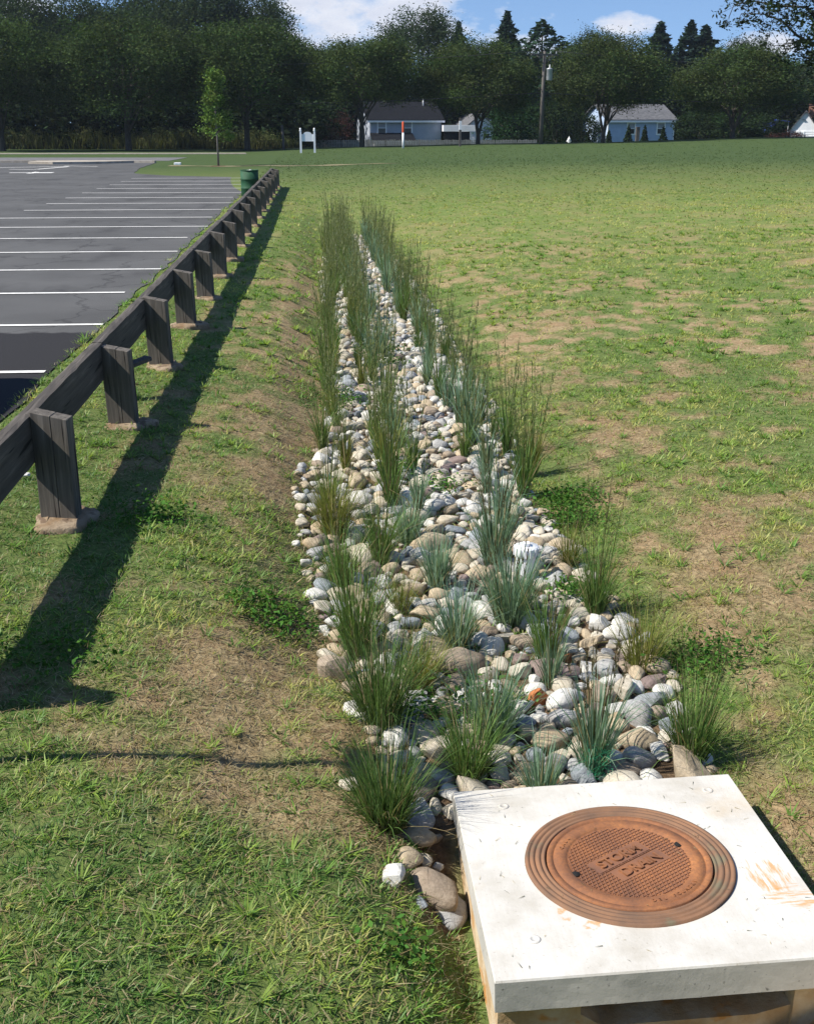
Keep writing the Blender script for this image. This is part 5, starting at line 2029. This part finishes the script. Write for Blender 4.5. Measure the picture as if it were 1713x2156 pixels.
# orange topped marker
q = ony(848.5, 311, 96)
zb = float(gz(q[0], 96))
mk_ = thing('marker_post', 'slender white post with an orange red top in front of the grey house', 'marker post', (q[0], 96, zb - .05))
zt, zm = ony(848.5, 254, 96)[2] - zb, ony(848.5, 277, 96)[2] - zb
MB().tube([(0, 0, -.1), (0, 0, zm)], [.085, .085], 14).build('lower_post', M['white_paint'], mk_)
MB().lathe([(.10, zm + .001), (.10, zt - .05), (.07, zt), (0, zt + .01)], 14).build('orange_sleeve', M['orange'], mk_)
q = ony(968, 309, 98)
zb = float(gz(q[0], 98))
w_ = thing('marker_post', 'grey weathered post with a pale band near its top right of the grey house', 'marker post', (q[0], 98, zb - .05))
zt = ony(968, 246, 98)[2] - zb
MB().box(-.09, .09, -.09, .09, -.1, zt, .01).build('post', M['old_wood'], w_)
MB().box(-.10, .10, -.10, .10, zt - .95, zt - .25).build('pale_band', M['siding_white'], w_)
q = ony(597, 318, 104)
zb = float(gz(q[0], 104))
w_ = thing('old_post', 'old leaning grey wooden post left of the white sign', 'post', (q[0], 104, zb - .05))
zt = ony(597, 262, 104)[2] - zb
MB().tube([(0.02, 0, -.1), (0, 0, zt * .5), (-.08, 0, zt)], [.12, .11, .10], 10).build('post', M['old_wood'], w_)
q = ony(1197, 304, 112)
zb = float(gz(q[0], 112))
hy = thing('fire_hydrant', 'small white hydrant standing at the lawn edge left of the grey garage roof', 'hydrant', (q[0], 112, zb))
MB().lathe([(0, 0), (.19, 0), (.19, .06), (.13, .08), (.12, .5), (.16, .53), (.16, .6), (.12, .68), (.05, .76), (.03, .8), (.03, .86), (0, .86)], 18).build('body', M['white_paint'], hy)
mb = MB()
mb.tube([(-.22, 0, .42), (.22, 0, .42)], [.07, .07], 10)
mb.tube([(0, -.2, .38), (0, 0, .38)], [.09, .09], 10)
mb.build('outlet', M['white_paint'], hy)
q = ony(364, 344.5, 0)
q = onz(374, 345, .02)
mb = MB()
mb.box(-.2, .2, -.14, .14, 0, .14, .03)
tag(mb.build('white_block', M['white_paint'], None, (q[0], q[1], -.03)), 'small white concrete block on the grass corner by the lot entrance', 'block')

# picket fence behind the lawn
a, b = ony(668, 308, 124), ony(1129, 306, 124)
pf_ = thing('picket_fence', 'long low grey picket fence in front of the grey house', 'fence', (a[0], 124, 0))
L = b[0] - a[0]
mb = MB()
x = 0.0
i = 0
while x < L:
    zg = -.6
    zt = .52 + .0022 * 0 + (ony(900, 294, 124)[2] - .52) + r_.uniform(-.035, .035)
    mb.box(x, x + .135, -.02 + .012 * (i % 2), .0 + .012 * (i % 2), zg, zt)
    x += .175 + (.06 if i % 13 == 0 else 0)
    i += 1
zt = ony(900, 294, 124)[2]
mb.box(0, L, .02, .06, zt - .35, zt - .25)
mb.box(0, L, .02, .06, zt - .95, zt - .85)
mb.build('pickets', M['picket_wood'], pf_)
for k in range(14):
    MB().box(L * k / 13 - .06, L * k / 13 + .06, .061, .17, -.8, zt + .05).build('post', M['old_wood'], pf_)

# ------------------------------------------------------------------ off to the left: what throws the shadows seen in the lot and on the lawn
vx, vy = -5.30, 8.0
van = thing('parked_van', 'silver van parked in the nearest stall, its shadow falling on the fresh asphalt', 'van', (vx, vy, .0), math.pi)
prof = [(-2.5, .35), (2.55, .35), (2.6, .8), (2.45, 1.0), (1.6, 1.12), (.85, 1.86), (.5, 1.95), (-2.35, 1.98), (-2.5, 1.8), (-2.58, .9)]
mb = MB()
mb.prism(prof, 'x', -.92, .92)
bmesh.ops.bevel(mb.bm, geom=list(mb.bm.edges), offset=.05, segments=2, affect='EDGES')
mb.build('body', M['van_paint'], van)
mb = MB()
for s in (-1, 1):
    for (y0, y1) in ((-2.2, -.9), (-.8, .35)):
        mb.box(min(s * .90, s * .93), max(s * .90, s * .93), y0, y1, 1.15, 1.75, .01)
mb.box(-.75, .75, 1.1, 1.14, 1.2, 1.6)
mb.build('window', M['glass'], van)
for s in (-1, 1):
    for y in (-1.6, 1.6):
        w_ = MB().lathe([(0, -.11), (.2, -.11), (.34, -.09), (.35, 0), (.34, .09), (.2, .11), (0, .11)], 24).build('wheel', M['rubber'], van, (s * .84, y, .35), (0, R(90), 0))
        MB().lathe([(0, .115), (.19, .112), (.2, .09)], 20).build('rim', M['galv'], w_)
sp = thing('sign_post', 'thin steel sign post beside the fence whose shadow crosses the lawn', 'sign post', (-1.95, 3.95, -.14))
MB().tube([(0, 0, -.2), (0, 0, 2.5)], [.025, .025], 8).build('pole', M['galv'], sp)
mb = MB()
mb.box(-.012, .002, -.15, .15, 2.05, 2.5)
mb.build('sign_plate', M['galv'], sp)


# ------------------------------------------------------------------ thin summer haze
m = bpy.data.materials.new('summer_haze')
m.use_nodes = True
nt = m.node_tree
for n in list(nt.nodes):
    nt.nodes.remove(n)
out = nt.nodes.new('ShaderNodeOutputMaterial')
pv_ = nt.nodes.new('ShaderNodeVolumePrincipled')
pv_.inputs['Color'].default_value = (.72, .86, 1.0, 1)
pv_.inputs['Density'].default_value = .00016
pv_.inputs['Anisotropy'].default_value = .2
nt.links.new(pv_.outputs[0], out.inputs['Volume'])
hz = MB().box(-520, 520, -80, 920, -4.5, 30).build('haze', m)
tag(hz, kind='stuff')
